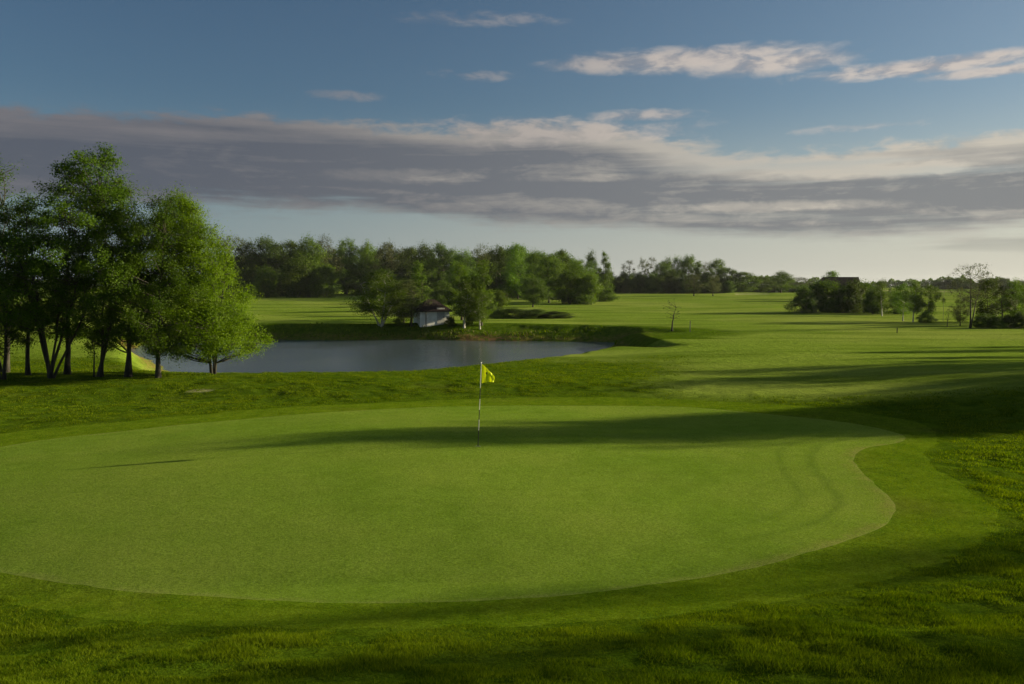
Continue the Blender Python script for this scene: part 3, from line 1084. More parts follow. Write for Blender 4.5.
# bush belt and birches right of centre
for kind, px, by, top, w, lab in [
        ('darkshrub', 803, 313, 286, 26, 'dark bush at the left end of the belt before the brown roofed house'),
        ('darkshrub', 816, 312, 281, 28, 'tall dark bush in the belt below the left end of the roof'),
        ('shrub', 828, 312, 280, 26, 'green topped bush in the belt below the middle of the roof'),
        ('darkshrub', 843, 313, 285, 26, 'dark bush in the belt below the right half of the roof'),
        ('shrub', 854, 313, 279, 24, 'green bush in the belt below the right end of the roof'),
        ('shrub', 865, 312, 281, 22, 'tall sunlit bush just right of the roof'),
        ('darkshrub', 873, 314, 286, 20, 'dark bush at the right end of the belt beside a birch'),
        ('darkshrub', 896, 314, 290, 26, 'dark bush behind the birches right of the belt'),
        ('darkshrub', 926, 323, 311, 16, 'small round black green bush under the birches'),
        ('darkshrub', 912, 312, 291, 24, 'dark bush behind the two middle birches')]:
    place_tree(kind, px, by, top, w, lab, cat='bush', group='bushes of the belt before the house', part_names=('stem', 'foliage'))
for kind, px, by, top, w, lab in [
        ('birch', 882, 316, 279, 17, 'slim birch with a straight pale trunk at the right end of the bush belt'),
        ('birch', 903, 321, 283, 20, 'birch with low branches second from the bush belt'),
        ('birch', 913, 322, 280, 19, 'taller birch third from the bush belt'),
        ('birch', 929, 322, 284, 18, 'birch at the right end of the row, above the small round bush')]:
    place_tree(kind, px, by, top, w, lab, name='birch_tree', group='birches on the right of the fairway')
place_tree('round', 831, None, 271, 18, 'tree rising over the ridge of the brown roof', d=190)
G_RF = 'far trees at the right horizon'
for i, px in enumerate((938, 948, 958, 968, 985, 1003, 1020, 1040)):
    place_tree('darkshrub', px, None, 280 - (i % 3) * 1.2, 17, 'small dark tree on the far right horizon', name='tree', cat='tree', d=430, group=G_RF)
# right cluster
for kind, px, by, top, w, lab, nm in [
        ('umbrella', 970, 328, 263, 38, 'tall airy tree with thin spreading top at the right, leafless below', 'tree'),
        ('round', 988, 322, 277, 30, 'leafy tree just right of the tall airy tree', 'tree'),
        ('olive', 960, 326, 294, 18, 'low scrubby tree just left of the tall airy tree', 'tree'),
        ('sparse', 1002, 324, 283, 24, 'thin tree between the two leafy trees at the right edge', 'tree'),
        ('round', 1014, 324, 279, 26, 'leafy tree at the right edge behind the low hedge', 'tree'),
        ('birch', 1032, 326, 277, 28, 'rightmost tree, cut by the right edge of the picture', 'tree'),
        ('bare', 947, 327, 309, 8, 'tiny bare sapling left of the tall airy tree', 'sapling'),
        ('bare', 672, 331, 298, 17, 'bare young sapling alone on the fairway beyond the pond', 'sapling')]:
    place_tree(kind, px, by, top, w, lab, name=nm, cat='sapling' if nm == 'sapling' else 'tree', group='trees of the right hand cluster' if px > 948 else None)
for i, (px, top, w) in enumerate(((982, 313, 18), (995, 315, 18), (1007, 314, 16), (1019, 311, 18), (1034, 313, 22))):
    place_tree('darkshrub', px, 328, top, w, ['dark bush at the left end of the low hedge on the right', 'low bush second from the left in the right hand hedge', 'low bush in the middle of the right hand hedge',
                                             'taller dark bush second from the right in the right hand hedge', 'bush of the right hand hedge cut by the picture edge'][i], cat='bush', group='bushes of the right hand hedge', part_names=('stem', 'foliage'))


# ------------------------------------------------------------------ the near trees on the left, each its own mesh
def near_tree(seed, px, by, top, width, label, bark=M_BARKN, leafm=M_LEAFN, dd=0.0, **kw):
    x, y, z = march(px, by, full_height)
    if dd:
        x, y = x * (y + dd) / y, y + dd
        z = float(full_height(np.array([x]), np.array([y]))[0])
    _, kz = ray(px, top)
    Hh = CAMZ + kz * y - z
    Ww = width / F * y
    t, c, V = make_tree(seed, H=Hh, W=Ww, **kw)
    s = Hh / np.percentile(V[:, 2], 99.8)
    with_mat(t, bark)
    with_mat(c, leafm)
    o = thing('tree', (x, y, z - .02), label, 'tree', 'near trees on the left', 0, (1, 1, s))
    link('trunk', t, o)
    link('crown', c, o)
    return o


LF = .0090
near_tree(1, 2, 379, 196, 95, 'leftmost near tree, forked trunk cut by the left picture edge', shape='oval', cb=.14, clumps=62, leaves=28000, leaf=LF, crad=.105, stems=2, spread=.16, trunk_r=.012, side=6)
near_tree(2, 4, 380, 158, 100, 'tall thinly leafed near tree with feathery twigs at the left edge', leafm=M_LEAFN, shape='oval', cb=.22, clumps=56, leaves=13000, leaf=LF, crad=.12, stems=2, spread=.2, trunk_r=.014, side=6, dd=3)
near_tree(3, 28, 378, 200, 80, 'near tree with a slim forked trunk, second from the left', shape='oval', cb=.18, clumps=62, leaves=28000, leaf=LF, crad=.11, stems=1, trunk_r=.013, side=6, dd=1.0)
near_tree(4, 50, 378, 147, 136, 'tallest near tree, many stemmed from the ground, open crown at the top', shape='oval', cb=.17, clumps=135, leaves=60000, leaf=LF, crad=.07, stems=5, spread=.30, trunk_r=.0095, side=7, cshift=(.42, 0),
          sdx=[(-1.6, .3), (-.5, -.4), (1.0, .3), (2.2, -.2), (3.4, .5)])
near_tree(5, 67, 377, 190, 70, 'near tree with one straight thick trunk beside the many stemmed tree', shape='oval', cb=.18, clumps=56, leaves=25000, leaf=LF, crad=.11, stems=1, trunk_r=.016, side=6, dd=.8)
near_tree(6, 99, 377, 212, 78, 'near tree with a trunk leaning right and a side limb', shape='oval', cb=.17, clumps=56, leaves=25000, leaf=LF, crad=.11, stems=2, spread=.2, trunk_r=.016, lean=(.12, 0), side=6, sdx=[(.1, 0), (.9, .1)])
near_tree(7, 94, 377, 318, 26, 'thin sapling with a crooked stem left of the leaning tree', shape='oval', cb=.35, clumps=18, leaves=2500, leaf=.022, crad=.18, stems=1, trunk_r=.017, side=5)
near_tree(8, 128, 377, 184, 106, 'near tree with a straight twin trunk below a rounded crown', shape='oval', cb=.16, clumps=90, leaves=44000, leaf=LF, crad=.095, stems=2, spread=.12, trunk_r=.014, side=6, sdx=[(-.1, 0), (.7, .2)])
near_tree(9, 158, 378, 195, 104, 'near tree with a leaning trunk and low side limb by the water', shape='oval', cb=.13, clumps=90, leaves=46000, leaf=LF, crad=.09, stems=1, trunk_r=.015, lean=(.05, 0), side=6)
near_tree(10, 213, 374, 193, 120, 'bright sunlit rightmost near tree, crown sweeping almost to the grass', leafm=M_LEAFB, shape='skirt', cb=.09, clumps=200, leaves=115000, leaf=LF, crad=.085, lobe=.05, dens_shell=.45, stems=4, spread=.14, trunk_r=.010, side=6, cshift=(-.26, 0), droop=.05)

# trees standing right of the picture whose shadows fall across the green and the fairway
G_OUT = 'trees right of the picture that shade the green'


def outside(kind, tipx, tipy, H, width, label, v=0):
    """shadow tip on the ground at the pixel (tipx, tipy)"""
    tx, ty, tz = march(tipx, tipy)
    z = tz
    for _ in range(4):
        L = (H * .97 + z - tz) / math.tan(SUN_EL)
        x, y = tx + L * math.cos(SUN_AZ), ty + L * math.sin(SUN_AZ)
        z = float(full_height(np.array([x]), np.array([y]))[0])
    t, c, w, h = TEMPL[kind][v % len(TEMPL[kind])]
    o = thing('tree', (x, y, z), label, 'tree', G_OUT, tipx % 6, (width / w, width / w, H / h))
    link('trunk', t, o)
    link('crown', c, o)


OUT = [('olive', 250, 443, 8.5, 3.2), ('round', 380, 438, 8.5, 3.0), ('dark', 540, 432, 9.0, 3.2), ('olive', 480, 423, 9.0, 3.0), ('round', 640, 421, 9.0, 3.4), ('olive', 700, 432, 9.0, 3.6),
       ('olive', 640, 386, 9.0, 3.4), ('dark', 720, 380, 10.0, 4.2), ('olive', 680, 374, 8.0, 3.4), ('dark', 830, 373, 9.0, 3.0), ('round', 860, 353, 7.0, 2.4), ('pointy', 880, 359, 6.5, 2.0), ('pointy', 930, 348, 6.5, 2.0),
       ('olive', 830, 396, 9.0, 4.0), ('round', 850, 404, 9.0, 4.4), ('dark', 870, 414, 9.0, 4.4), ('round', 890, 426, 8.5, 4.2), ('olive', 930, 434, 8.0, 3.4), ('dark', 930, 389, 8.0, 3.6),
       ('sparse', -40, 655, 14.0, 2.2), ('sparse', 220, 690, 14.0, 2.8), ('sparse', 480, 704, 14.0, 3.0), ('sparse', 820, 700, 14.0, 2.6)]  # sparse trees in this row are added to darken the foreground
for i, (k, a, b, H_, w_) in enumerate(OUT):
    outside(k, a, b, H_, w_, 'broadleaf tree outside the right edge whose shadow crosses the grass', i)



def distant_wood():
    rng = np.random.default_rng(77)
    n = 60000
    a = rng.uniform(-38, 38, n) * math.pi / 180
    r = 640 + 60 * fbm(a * 6, a * 0 + 2, 3, 2) + rng.uniform(-8, 8, n)
    x, y = r * np.sin(a), r * np.cos(a)
    g = full_height(x, y)
    top = 6.5 + 3.5 * fbm(a * 55, a * 0, 5, 4) + 1.5 * fbm(a * 260, a * 0, 9, 2)
    z = g + np.clip(top, 2.5, 12) * rng.uniform(0, 1, n) ** .8
    Cn = np.stack([x, y, z], 1)
    N = rng.normal(size=(n, 3)) + np.array([.3, -.3, .4])
    V = leaf_quads(Cn, N, 1.5, rng)
    me = mesh_np('distant_wood', V, quads=np.arange(len(V)).reshape(-1, 4), mats=[M_LEAFD])
    attr(me, 'tone', np.repeat(rng.uniform(0, 1, n), 4))
    link('distant_wood', me, kind='stuff', label='low dark band of distant woods along the horizon', category='wood')


distant_wood()

# ------------------------------------------------------------------ flagstick
M_WHITE = plain('pole_white', (0.55, 0.55, 0.50), .4)
M_BLACK = plain('pole_black', (0.02, 0.02, 0.022), .35)
M_FLAG, nt, out = mat('yellow_flag_cloth')
p = nd(nt, 'ShaderNodeBsdfPrincipled')
tcn = nd(nt, 'ShaderNodeTexCoord')
w_ = nd(nt, 'ShaderNodeTexWave', wave_type='BANDS')
w_.inputs['Scale'].default_value = 160
nt.links.new(tcn.outputs['Object'], w_.inputs['Vector'])
nt.links.new(mixc(nt, w_.outputs['Fac'], (0.78, 0.88, 0.012), (0.70, 0.82, 0.012)), p.inputs['Base Color'])
p.inputs['Roughness'].default_value = .7
tr = nd(nt, 'ShaderNodeBsdfTranslucent')
tr.inputs[0].default_value = (0.90, 0.92, 0.02, 1)
ms = nd(nt, 'ShaderNodeMixShader')
ms.inputs[0].default_value = .4
nt.links.new(p.outputs[0], ms.inputs[1])
nt.links.new(tr.outputs[0], ms.inputs[2])
nt.links.new(ms.outputs[0], out.inputs[0])

fx, fy, fz = march(478, 446.5, full_height)
flag = thing('flagstick', (fx, fy, fz), 'black and white striped flagstick with a small yellow flag in the putting green', 'flagstick')
Hp = CAMZ + ray(481, 363)[1] * fy - fz
leanx = (481.5 - 478) / F * fy
rad = .0095
segs = [(0, .19, 'b'), (.19, .32, 'w'), (.32, .44, 'b'), (.44, .57, 'w'), (.57, .70, 'b'), (.70, 1.0, 'w')]
for a, b_, c in segs:
    z0, z1 = a * Hp - (.12 if a == 0 else 0), b_ * Hp
    MB().tube([(leanx * z0 / Hp, 0, z0), (leanx * z1 / Hp, 0, z1)], [rad, rad], 10).build('black_band' if c == 'b' else 'white_band', M_BLACK if c == 'b' else M_WHITE, flag)
MB().tube([(leanx, 0, Hp), (leanx, 0, Hp + .02)], [.018, .012], 10).build('cap', M_WHITE, flag)
# drooping flag: hangs from the pole, outer lower corner swings right
nu, nv = 22, 20
V = []
Fh, Fw = .46, .34
for j in range(nv + 1):
    for i in range(nu + 1):
        u, v = i / nu, j / nv
        # top edge sags steeply, bottom edge nearly level
        xo = Fw * u * (.86 + .04 * math.sin(v * 5))
        drop = v * (Fh * (1 - .70 * u)) + (Fh * .62) * u ** 1.15
        fold = .035 * math.sin(u * 9 + v * 3) * u + .02 * math.sin(u * 17 - v * 4) * u
        V.append((leanx + .012 + xo, -.005 + fold - .05 * u, Hp - .02 - drop))
Fq = [(j * (nu + 1) + i, j * (nu + 1) + i + 1, (j + 1) * (nu + 1) + i + 1, (j + 1) * (nu + 1) + i) for j in range(nv) for i in range(nu)]
me = mesh_np('flag', V, quads=Fq, mats=[M_FLAG], smooth=True)
fo = link('flag', me, flag)
sol = fo.modifiers.new('solidify', 'SOLIDIFY')
sol.thickness = .002
# dark mark on the cloth, a patch of the same surface set 2 mm proud
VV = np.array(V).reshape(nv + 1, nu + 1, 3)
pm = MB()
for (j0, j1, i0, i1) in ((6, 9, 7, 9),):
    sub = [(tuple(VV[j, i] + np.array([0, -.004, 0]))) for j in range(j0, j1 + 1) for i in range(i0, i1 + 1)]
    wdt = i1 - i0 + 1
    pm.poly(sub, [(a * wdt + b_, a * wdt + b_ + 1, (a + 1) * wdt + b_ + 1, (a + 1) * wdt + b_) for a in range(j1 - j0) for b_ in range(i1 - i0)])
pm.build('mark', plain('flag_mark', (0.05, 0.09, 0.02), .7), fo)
# hole cup
cup = MB()
n = 24
ring = [(.054 * math.cos(a), .054 * math.sin(a), h) for h in (.004, -.10) for a in [2 * math.pi * k / n for k in range(n)]]
cup.poly(ring, [(k, (k + 1) % n, n + (k + 1) % n, n + k) for k in range(n)])
co = cup.build('hole_cup', M_WHITE, None, loc=(fx, fy, fz), label='white lined hole at the foot of the flagstick', category='hole')

# ------------------------------------------------------------------ shed
M_WALL = plain('white_shed_wall', (0.85, 0.85, 0.80), .8, (0.72, 0.72, 0.66), 3, bump=.004)
M_ROOFD = plain('dark_shed_roof', (0.045, 0.034, 0.032), .95, (0.028, 0.022, 0.021), 6, bump=.01, spec=.05)
M_WOOD = plain('weathered_post', (0.35, 0.32, 0.26), .8, (0.22, 0.19, 0.15), 12, stretch=(1, 1, .2))
M_DARK = plain('dark_opening', (0.03, 0.03, 0.03), .6)
sx, sy, sz = march(429.5, 326.5, full_height)
k = sy / F
shed = thing('pond_shed', (sx, sy + 1.6, sz - .05), 'small white walled shed with a dark hipped roof on the far pond bank', 'shed', rotz=R(20))
Wd, Dp, Hw = 38 * k * .80, 3.0, 14.5 * k + .05
s = MB()
t_ = .12
s.box((0, -Dp / 2 + t_ / 2, Hw / 2), (Wd, t_, Hw))
s.box((0, Dp / 2 - t_ / 2, Hw / 2), (Wd, t_, Hw))
s.box((-Wd / 2 + t_ / 2, 0, Hw / 2), (t_ - .004, Dp - 2 * t_, Hw))
s.box((Wd / 2 - t_ / 2, 0, Hw / 2), (t_ - .004, Dp - 2 * t_, Hw))
s.build('wall', M_WALL, shed)
ov = .28
hr = 12.5 * k
a, b_ = Wd / 2 + ov, Dp / 2 + ov
r = MB()
r.poly([(-a, -b_, Hw), (a, -b_, Hw), (a, b_, Hw), (-a, b_, Hw), (-a, -b_, Hw + .09), (a, -b_, Hw + .09), (a, b_, Hw + .09), (-a, b_, Hw + .09), (-.35, 0, Hw + hr), (.35, 0, Hw + hr)],
       [(0, 3, 2, 1), (0, 1, 5, 4), (1, 2, 6, 5), (2, 3, 7, 6), (3, 0, 4, 7), (4, 5, 9, 8), (5, 6, 9), (6, 7, 8, 9), (7, 4, 8)])
r.build('roof', M_ROOFD, shed)
for xq in (-Wd / 2 + .55,):
    MB().box((xq, -Dp / 2 - .28, Hw / 2), (.11, .11, Hw)).build('post', M_WOOD, shed, bevel=.01)
d = MB().box((Wd / 2 - .9, -Dp / 2 - .012, .95), (.8, .03, 1.9)).build('door', plain('shed_door', (.52, .52, .49), .6), shed, bevel=.006)
MB().box((Wd / 2 - .62, -Dp / 2 - .04, .95), (.05, .03, .12)).build('handle', M_DARK, d)

# ------------------------------------------------------------------ brown roofed house behind the bush belt
M_TILE = plain('brown_roof_tiles', (0.105, 0.066, 0.050), .95, (0.07, 0.046, 0.038), 3, bump=.02, spec=.05)
M_BRICK = plain('brown_brick_wall', (0.22, 0.14, 0.10), .85, (0.17, 0.11, 0.08), 4)
hd = 175.0
hx = ray(835, 290)[0] * hd
hz = float(full_height(np.array([hx]), np.array([hd]))[0])
k = hd / F
house = thing('house', (hx, hd, hz), 'house with a long brown tiled roof rising behind the bush belt', 'house', rotz=R(-8))
ridge = CAMZ + ray(835, 277)[1] * hd - hz
Wh, Dh, eave = 44 * k, 7.0, ridge - 2.9
h_ = MB()
h_.box((0, 0, eave / 2), (Wh - 1.0, Dh - 1.0, eave))
h_.poly([(Wh / 2 - .5, -Dh / 2 + .5, eave), (Wh / 2 - .5, Dh / 2 - .5, eave), (Wh / 2 - .5, 0, ridge - .25)], [(0, 1, 2)])
h_.build('wall', M_BRICK, house)
e = .18
ro = MB()
A = [(-Wh / 2, -Dh / 2, eave), (Wh / 2, -Dh / 2, eave), (Wh / 2, Dh / 2, eave), (-Wh / 2, Dh / 2, eave), (-Wh / 2 + 2.2, 0, ridge), (Wh / 2, 0, ridge)]
Bv = [(x_, y_, z_ - e) for x_, y_, z_ in A]
ro.poly(A + Bv, [(0, 1, 5, 4), (2, 3, 4, 5), (3, 0, 4), (6, 10, 11, 7), (8, 11, 10, 9), (9, 10, 6), (0, 6, 7, 1), (1, 7, 11, 5), (5, 11, 8, 2), (2, 8, 9, 3), (3, 9, 6, 0)])
ro.build('roof', M_TILE, house)
for q in (-.28, .05, .33):
    wnd = MB().box((Wh * q, -Dh / 2 + .47, eave - 1.0), (1.3, .08, 1.1)).build('window', M_WHITE, house)
    MB().box((Wh * q, -Dh / 2 + .42, eave - 1.0), (1.1, .03, .9)).build('pane', plain('window_glass', (.03, .035, .04), .1), wnd)

# far low building and parked cars left of the house
bd = 300.0


def at_far(px, d):
    x = ray(px, 290)[0] * d
    return x, d, float(full_height(np.array([x]), np.array([d]))[0])


x, y, z = at_far(768, 285.0)
k = y / F
hut = thing('low_building', (x, y, z), 'far low dark building with a pale flat roof edge left of the car', 'building')
MB().box((0, 0, .95), (7.5, 4.0, 1.9)).build('wall', plain('dark_boards', (.06, .055, .05), .8), hut)
MB().box((0, 0, 1.98), (8.1, 4.6, .16)).build('roof', plain('pale_roof_sheet', (.5, .5, .47), .6), hut)
dr = MB().box((2.4, -2.02, .9), (.9, .04, 1.8)).build('door', plain('grey_door', (.35, .36, .36), .5), hut)


def car(px, d, col, label, rot=0.0):
    x, y, z = at_far(px, d)
    t = thing('parked_car', (x, y, z), label, 'car', 'cars parked far across the fairway', rot)
    paint = plain('car_paint', col, .3, tuple(v * .95 for v in col), 2, spec=.5)
    b = MB()
    prof = [(-2.1, .35), (2.1, .35), (2.15, .75), (1.9, .9), (.9, .98), (.35, 1.42), (-1.0, 1.46), (-1.85, 1.0), (-2.15, .9)]
    n = len(prof)
    vs = [(a, -.85, c) for a, c in prof] + [(a, .85, c) for a, c in prof]
    b.poly(vs, [tuple(range(n)), tuple(range(2 * n - 1, n - 1, -1))] + [(i, n + i, n + (i + 1) % n, (i + 1) % n) for i in range(n)])
    b.build('body', paint, t, bevel=.06)
    gl = MB()
    gl.poly([(.75, -.857, .98), (.3, -.857, 1.36), (-.95, -.857, 1.39), (-1.5, -.857, 1.0)], [(0, 1, 2, 3)])
    gl.poly([(.75, .857, .98), (.3, .857, 1.36), (-.95, .857, 1.39), (-1.5, .857, 1.0)], [(3, 2, 1, 0)])
    gl.build('window', M_DARK, t)
    for wx in (-1.3, 1.3):
        for wy in (-.78, .78):
            w = MB().tube([(wx, wy - .1, .32), (wx, wy + .1, .32)], [.32, .32], 16).build('wheel', M_DARK, t)
            MB().tube([(wx, wy - .105, .32), (wx, wy + .105, .32)], [.18, .18], 12).build('rim', M_WHITE, w)


car(779, 292, (.30, .33, .40), 'blue grey car parked far off, left one beside the low building', R(5))
car(790, 290, (.22, .25, .33), 'blue grey car parked far off, right one next to the bush belt', R(-4))

# marker posts on the fairway
for px, by, top, lab in ((690, 332, 321, 'thin pale marker post on the fairway right of the bare sapling'), (897, 333, 328, 'tiny dark marker post on the fairway below the birches'),
                         (943, 322, 290, 'thin tall post beside the tiny sapling near the right cluster')):
    x, y, z = march(px, by, full_height)
    H_ = (by - top) * y / F
    t = thing('marker_post', (x, y, z), lab, 'post')
    pw = .028 if px == 943 else .06
    MB().box((0, 0, H_ / 2 - .05), (pw, pw, H_ + .1)).build('post_shaft', M_WOOD if px != 897 else M_BLACK, t, bevel=.008)
    MB().box((0, 0, H_ + .005), (pw + .015, pw + .015, .03), .6).build('post_cap', M_WOOD if px != 897 else M_BLACK, t)


# ------------------------------------------------------------------ reeds on the pond bank
def reeds():
    rng = np.random.default_rng(12)
    n = 16000
    x = rng.uniform(-34, 9, n)
    y = rng.uniform(66, 80, n)
    s = sdf(POND, x, y)
    k = (s > .1) & (s < 2.4) & (rng.uniform(0, 1, n) < np.clip(.35 + fbm(x / 1.5, y, 4, 3), .05, 1))
    x, y = x[k], y[k]
    blades('bank_grass', x, y, .28 * rng.uniform(.4, 1.3, len(x)), np.full(len(x), .05), .6, M_BLADE, 'long rough grass along the far pond bank', 13)
    k = rng.uniform(0, 1, len(x)) < .7 * np.exp(-((x + 2.5) / 5) ** 2)
    blades('dry_bank_grass', x[k] + .2, y[k], .24 * rng.uniform(.4, 1.2, k.sum()), np.full(k.sum(), .06), .7, M_REED, 'brown dry grass on the muddy pond edge', 14)


reeds()

# ------------------------------------------------------------------ sky
world = bpy.data.worlds.new('World')
scene.world = world
world.use_nodes = True
nt = world.node_tree
nt.nodes.clear()
L = nt.links.new
wout = nd(nt, 'ShaderNodeOutputWorld')
bg = nd(nt, 'ShaderNodeBackground')
L(bg.outputs[0], wout.inputs[0])
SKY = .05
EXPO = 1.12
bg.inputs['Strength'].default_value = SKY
sky = nd(nt, 'ShaderNodeTexSky', sky_type='NISHITA')
sky.sun_disc = False
sky.sun_elevation = SUN_EL
sky.sun_rotation = R(90) - SUN_AZ
sky.air_density = 1.0
sky.dust_density = 1.0
sky.ozone_density = 1.5
tc = nd(nt, 'ShaderNodeTexCoord')
sep = nd(nt, 'ShaderNodeSeparateXYZ')
L(tc.outputs['Generated'], sep.inputs[0])
vx, vy, vz = sep.outputs
az = mathn(nt, 'ARCTAN2', vx, vy)                 # azimuth from straight ahead, + to the right
el = mathn(nt, 'ARCSINE', vz)
DEG = 180 / math.pi
azd = mathn(nt, 'MULTIPLY', az, DEG)
eld = mathn(nt, 'MULTIPLY', el, DEG)


def px_to_dir(px, py):
    kx, kz = ray(px, py)
    return math.degrees(math.atan(kx)), math.degrees(math.atan(kz / math.sqrt(1 + kx * kx)))


def curve(pts, x, lo=-40.0, hi=40.0, vmin=0.0, vmax=40.0):
    """piecewise curve azimuth -> elevation"""
    n = nd(nt, 'ShaderNodeFloatCurve')
    c = n.mapping.curves[0]
    P = sorted(px_to_dir(*p) if isinstance(p, tuple) else p for p in pts)
    Q = [((a - lo) / (hi - lo), (e - vmin) / (vmax - vmin)) for a, e in P]
    while len(c.points) < len(Q):
        c.points.new(.5, .5)
    for pt, q in zip(c.points, Q):
        pt.location = q
    n.mapping.extend = 'HORIZONTAL'
    n.mapping.update()
    L(mathn(nt, 'DIVIDE', mathn(nt, 'SUBTRACT', x, lo), hi - lo, clamp=True), n.inputs['Value'])
    return mathn(nt, 'MULTIPLY_ADD', n.outputs[0], vmax - vmin, vmin)


def sky_noise(sx, sy, scale, detail, rough, dist=0.0, off=0.0):
    cb = nd(nt, 'ShaderNodeCombineXYZ')
    L(mathn(nt, 'MULTIPLY', azd, sx), cb.inputs[0])
    L(mathn(nt, 'MULTIPLY', eld, sy), cb.inputs[1])
    cb.inputs[2].default_value = off
    return noise(nt, cb.outputs[0], scale, detail, rough, dist)


n_big = sky_noise(.10, .34, 1.0, 6, .62, .3)
n_fine = sky_noise(.30, 1.0, 1.0, 7, .65, .5, 3.0)
n_layer = sky_noise(.035, .62, 1.0, 5, .55, .2, 7.0)
n_puff = sky_noise(.42, 1.2, 1.0, 8, .60, .35, 11.0)
cp = mathn(nt, 'SUBTRACT', n_puff, .5)
cn = mathn(nt, 'SUBTRACT', n_big, .5)
cf = mathn(nt, 'SUBTRACT', n_fine, .5)
cl = mathn(nt, 'SUBTRACT', n_layer, .5)
n_str = sky_noise(.11, 2.1, 1.0, 6, .6, .4, 21.0)
cst = mathn(nt, 'SUBTRACT', n_str, .5)

# main bank: top and bottom edge
top = curve([(0, 104), (120, 109), (230, 113), (330, 119), (430, 126), (500, 124), (560, 121), (620, 126), (690, 146), (760, 154), (830, 150), (900, 140), (960, 134), (1023, 129)], azd)
bot = curve([(0, 198), (150, 203), (260, 207), (350, 211), (450, 221), (540, 227), (640, 231), (740, 240), (840, 241), (930, 236), (1023, 226)], azd)
dt = mathn(nt, 'SUBTRACT', top, eld)                         # + below the top edge
db = mathn(nt, 'SUBTRACT', eld, bot)                         # + above the bottom edge
dtn = mathn(nt, 'ADD', dt, mathn(nt, 'ADD', mathn(nt, 'MULTIPLY', cn, 1.4), mathn(nt, 'MULTIPLY', mathn(nt, 'ADD', cf, cp), 1.9)))
dbn = mathn(nt, 'ADD', db, mathn(nt, 'ADD', mathn(nt, 'MULTIPLY', cl, 3.0), mathn(nt, 'MULTIPLY', mathn(nt, 'ADD', cf, cst), 1.6)))
m_top = maprange(nt, dtn, -.25, .75)
m_bot = maprange(nt, dbn, -.5, .9)
rightf = maprange(nt, azd, 4, 26)
holes = maprange(nt, cl, .0, .16)
main = mathn(nt, 'MULTIPLY', m_top, m_bot)
# holes with clear sky in the right part of the bank
main = mathn(nt, 'MULTIPLY', main, mathn(nt, 'SUBTRACT', 1.0, mathn(nt, 'MULTIPLY', mathn(nt, 'MULTIPLY', holes, rightf), .45)))
# shade of the bank: edges thin and light, middle dark
thick = mathn(nt, 'MULTIPLY', maprange(nt, dtn, .2, 2.6), maprange(nt, dbn, .0, 1.0, .55, 1.0))
var = mathn(nt, 'ADD', thick, mathn(nt, 'ADD', mathn(nt, 'MULTIPLY', cl, -2.4), mathn(nt, 'ADD', mathn(nt, 'MULTIPLY', cf, -1.6), mathn(nt, 'ADD', mathn(nt, 'MULTIPLY', cst, -.9), mathn(nt, 'MULTIPLY', cp, -.9)))), clamp=True)


def wisp(cx, cy, wpx, hpx, soft=1.0, amp=1.0, warp=1.0):
    a0, e0 = px_to_dir(cx, cy)
    wd = wpx / F * DEG * .5
    hd_ = hpx / F * DEG * .5
    u = mathn(nt, 'DIVIDE', mathn(nt, 'SUBTRACT', azd, a0), wd)
    q = mathn(nt, 'DIVIDE', mathn(nt, 'SUBTRACT', eld, e0), hd_)
    r2 = mathn(nt, 'ADD', mathn(nt, 'MULTIPLY', u, u), mathn(nt, 'MULTIPLY', q, q))
    r2 = mathn(nt, 'ADD', r2, mathn(nt, 'ADD', mathn(nt, 'MULTIPLY', cp, -3.4 * warp), mathn(nt, 'MULTIPLY', cn, -1.2 * warp)))
    return mathn(nt, 'MULTIPLY', maprange(nt, r2, 1.05, .0 - .6 * (soft - .6)), amp)


openings = mathn(nt, 'MAXIMUM', wisp(870, 171, 240, 18, 1, 1.0, .6), mathn(nt, 'MAXIMUM', wisp(770, 207, 300, 13, 1, .8, .7), mathn(nt, 'MAXIMUM', wisp(400, 176, 190, 16, 1.3, .55, .8), wisp(600, 178, 200, 10, 1.3, .5, .8))))
var = mathn(nt, 'SUBTRACT', var, mathn(nt, 'MULTIPLY', openings, .85), clamp=True)
ws = [wisp(690, 60, 300, 28, 1, .95, .5), wisp(610, 63, 150, 23, 1, .85, .5), wisp(765, 63, 190, 26, 1, .95, .5), wisp(930, 66, 250, 17, 1, .92, .7), wisp(1000, 70, 150, 12, 1, .9, .6), wisp(350, 96, 90, 12, 1.5, .45, 1.2), wisp(480, 20, 190, 16, 1.5, .40, 1.3),
      wisp(480, 75, 90, 12, 1.5, .45, 1.3), wisp(860, 127, 130, 10, 1.5, .5, 1.2), wisp(560, 132, 300, 34, 1.3, .75, .9), wisp(640, 116, 130, 14, 1.2, .8, .8), wisp(520, 20, 60, 12, 1.2, .4)]
hi = ws[0]
for w in ws[1:]:
    hi = mathn(nt, 'MAXIMUM', hi, w)
# faint grey bars low on the right
low = mathn(nt, 'MULTIPLY', maprange(nt, eld, 1.0, 3.2), maprange(nt, eld, 6.0, 3.6))
low = mathn(nt, 'MULTIPLY', low, mathn(nt, 'MULTIPLY', maprange(nt, cl, .02, .14), maprange(nt, azd, 2, 20)))

# haze glow of the horizon, warmer towards the sun
base = mixc(nt, maprange(nt, eld, 4, 18), sky.outputs[0], sky.outputs[0])
mm = nd(nt, 'ShaderNodeMix', data_type='RGBA', blend_type='MULTIPLY')
mm.inputs[0].default_value = 1.0
L(sky.outputs[0], mm.inputs[6])
L(mixc(nt, maprange(nt, azd, -34, 34), (.46, .58, .68), (.66, .73, .78)), mm.inputs[7])
base = mm.outputs[2]
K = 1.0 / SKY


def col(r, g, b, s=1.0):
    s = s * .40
    return (r * K * s, g * K * s, b * K * s)


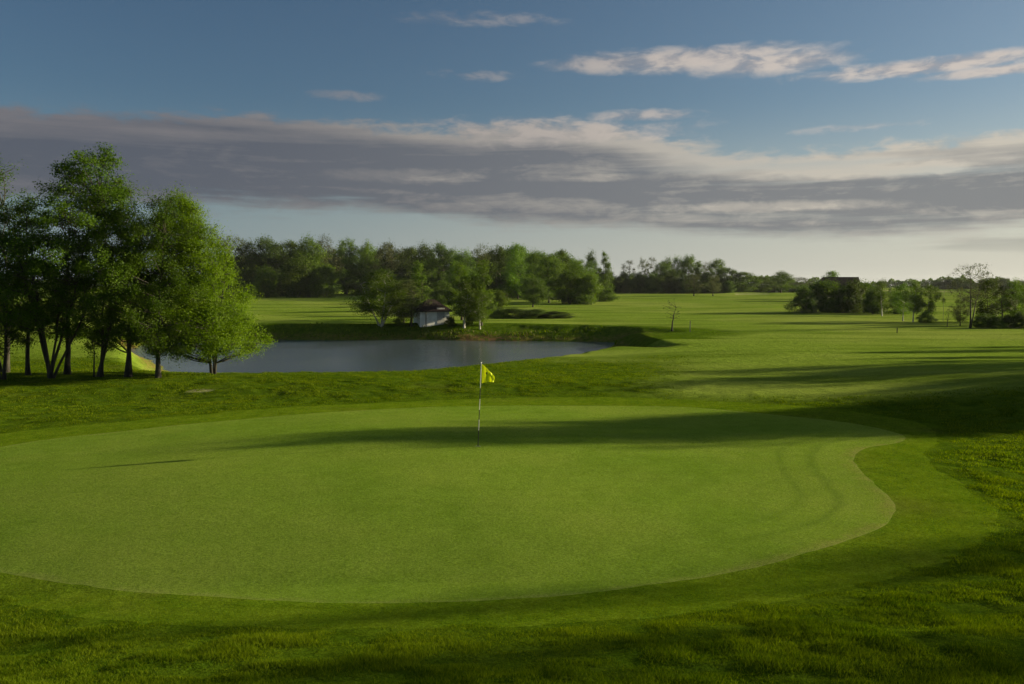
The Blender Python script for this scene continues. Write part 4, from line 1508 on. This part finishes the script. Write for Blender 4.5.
hor = maprange(nt, eld, 13.0, -.5, 0.0, .85)
hcol = mixc(nt, maprange(nt, azd, -35, 35), col(.25, .33, .38), col(.70, .69, .61))
up = maprange(nt, eld, 4.0, 22.0)
CL_DARK = mixc(nt, maprange(nt, azd, -30, 30), col(.104, .115, .148), col(.235, .242, .256))
CL_LITE = mixc(nt, maprange(nt, azd, -30, 30), col(.20, .19, .205), col(.68, .62, .52))
c = mixc(nt, hor, base, hcol)
c = mixc(nt, mathn(nt, 'MULTIPLY', low, .55), c, col(.29, .29, .27))
c = mixc(nt, mathn(nt, 'MULTIPLY', main, .93), c, mixc(nt, var, CL_LITE, CL_DARK))
lit = mixc(nt, maprange(nt, azd, -25, 25), col(.26, .24, .25), col(.72, .64, .57))
shd = mixc(nt, maprange(nt, azd, -25, 25), col(.18, .18, .21), col(.42, .40, .41))
c = mixc(nt, hi, c, mixc(nt, mathn(nt, 'ADD', maprange(nt, cp, .10, -.14), mathn(nt, 'MULTIPLY', cf, -1.2), clamp=True), lit, shd))
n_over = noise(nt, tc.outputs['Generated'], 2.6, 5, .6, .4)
overhead_fill = mathn(nt, 'MULTIPLY', maprange(nt, eld, 30, 48), maprange(nt, n_over, .40, .58))  # unseen high cloud added above the view to lift the shadow fill
c = mixc(nt, mathn(nt, 'MULTIPLY', overhead_fill, .9), c, col(.30, .30, .33))
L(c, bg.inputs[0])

# ------------------------------------------------------------------ thin evening haze
mh = bpy.data.materials.new('haze_air')
mh.use_nodes = True
nh = mh.node_tree
nh.nodes.clear()
oh = nh.nodes.new('ShaderNodeOutputMaterial')
vh = nh.nodes.new('ShaderNodeVolumePrincipled')
vh.inputs['Color'].default_value = (.86, .91, 1.0, 1)
vh.inputs['Density'].default_value = 0.00006
vh.inputs['Anisotropy'].default_value = .2
nh.links.new(vh.outputs[0], oh.inputs['Volume'])
MB().box((0, 1600, 20), (6900, 4200, 50)).build('haze', mh, None, kind='stuff')

# ------------------------------------------------------------------ sun
sd = bpy.data.lights.new('sun', 'SUN')
sd.energy = 5.0
sd.angle = R(.6)
sd.color = (1.0, .86, .56)
so = bpy.data.objects.new('sun', sd)
COL.objects.link(so)
from mathutils import Vector
so.rotation_euler = Vector(tuple(-SUNV)).to_track_quat('-Z', 'Y').to_euler()
so.location = (60, 10, 40)

# ------------------------------------------------------------------ camera
cd = bpy.data.cameras.new('camera')
cd.sensor_width = 36
cd.lens = F / 1024 * 36
cd.clip_end = 8000
co = bpy.data.objects.new('camera', cd)
COL.objects.link(co)
co.location = (0, 0, CAMZ)
co.rotation_euler = (R(90) - PITCH, 0, 0)
scene.camera = co

scene.view_settings.view_transform = 'Standard'
scene.view_settings.look = 'None'
scene.view_settings.gamma = 1
scene.view_settings.exposure = EXPO
scene.cycles.max_bounces = 6
scene.cycles.transparent_max_bounces = 4
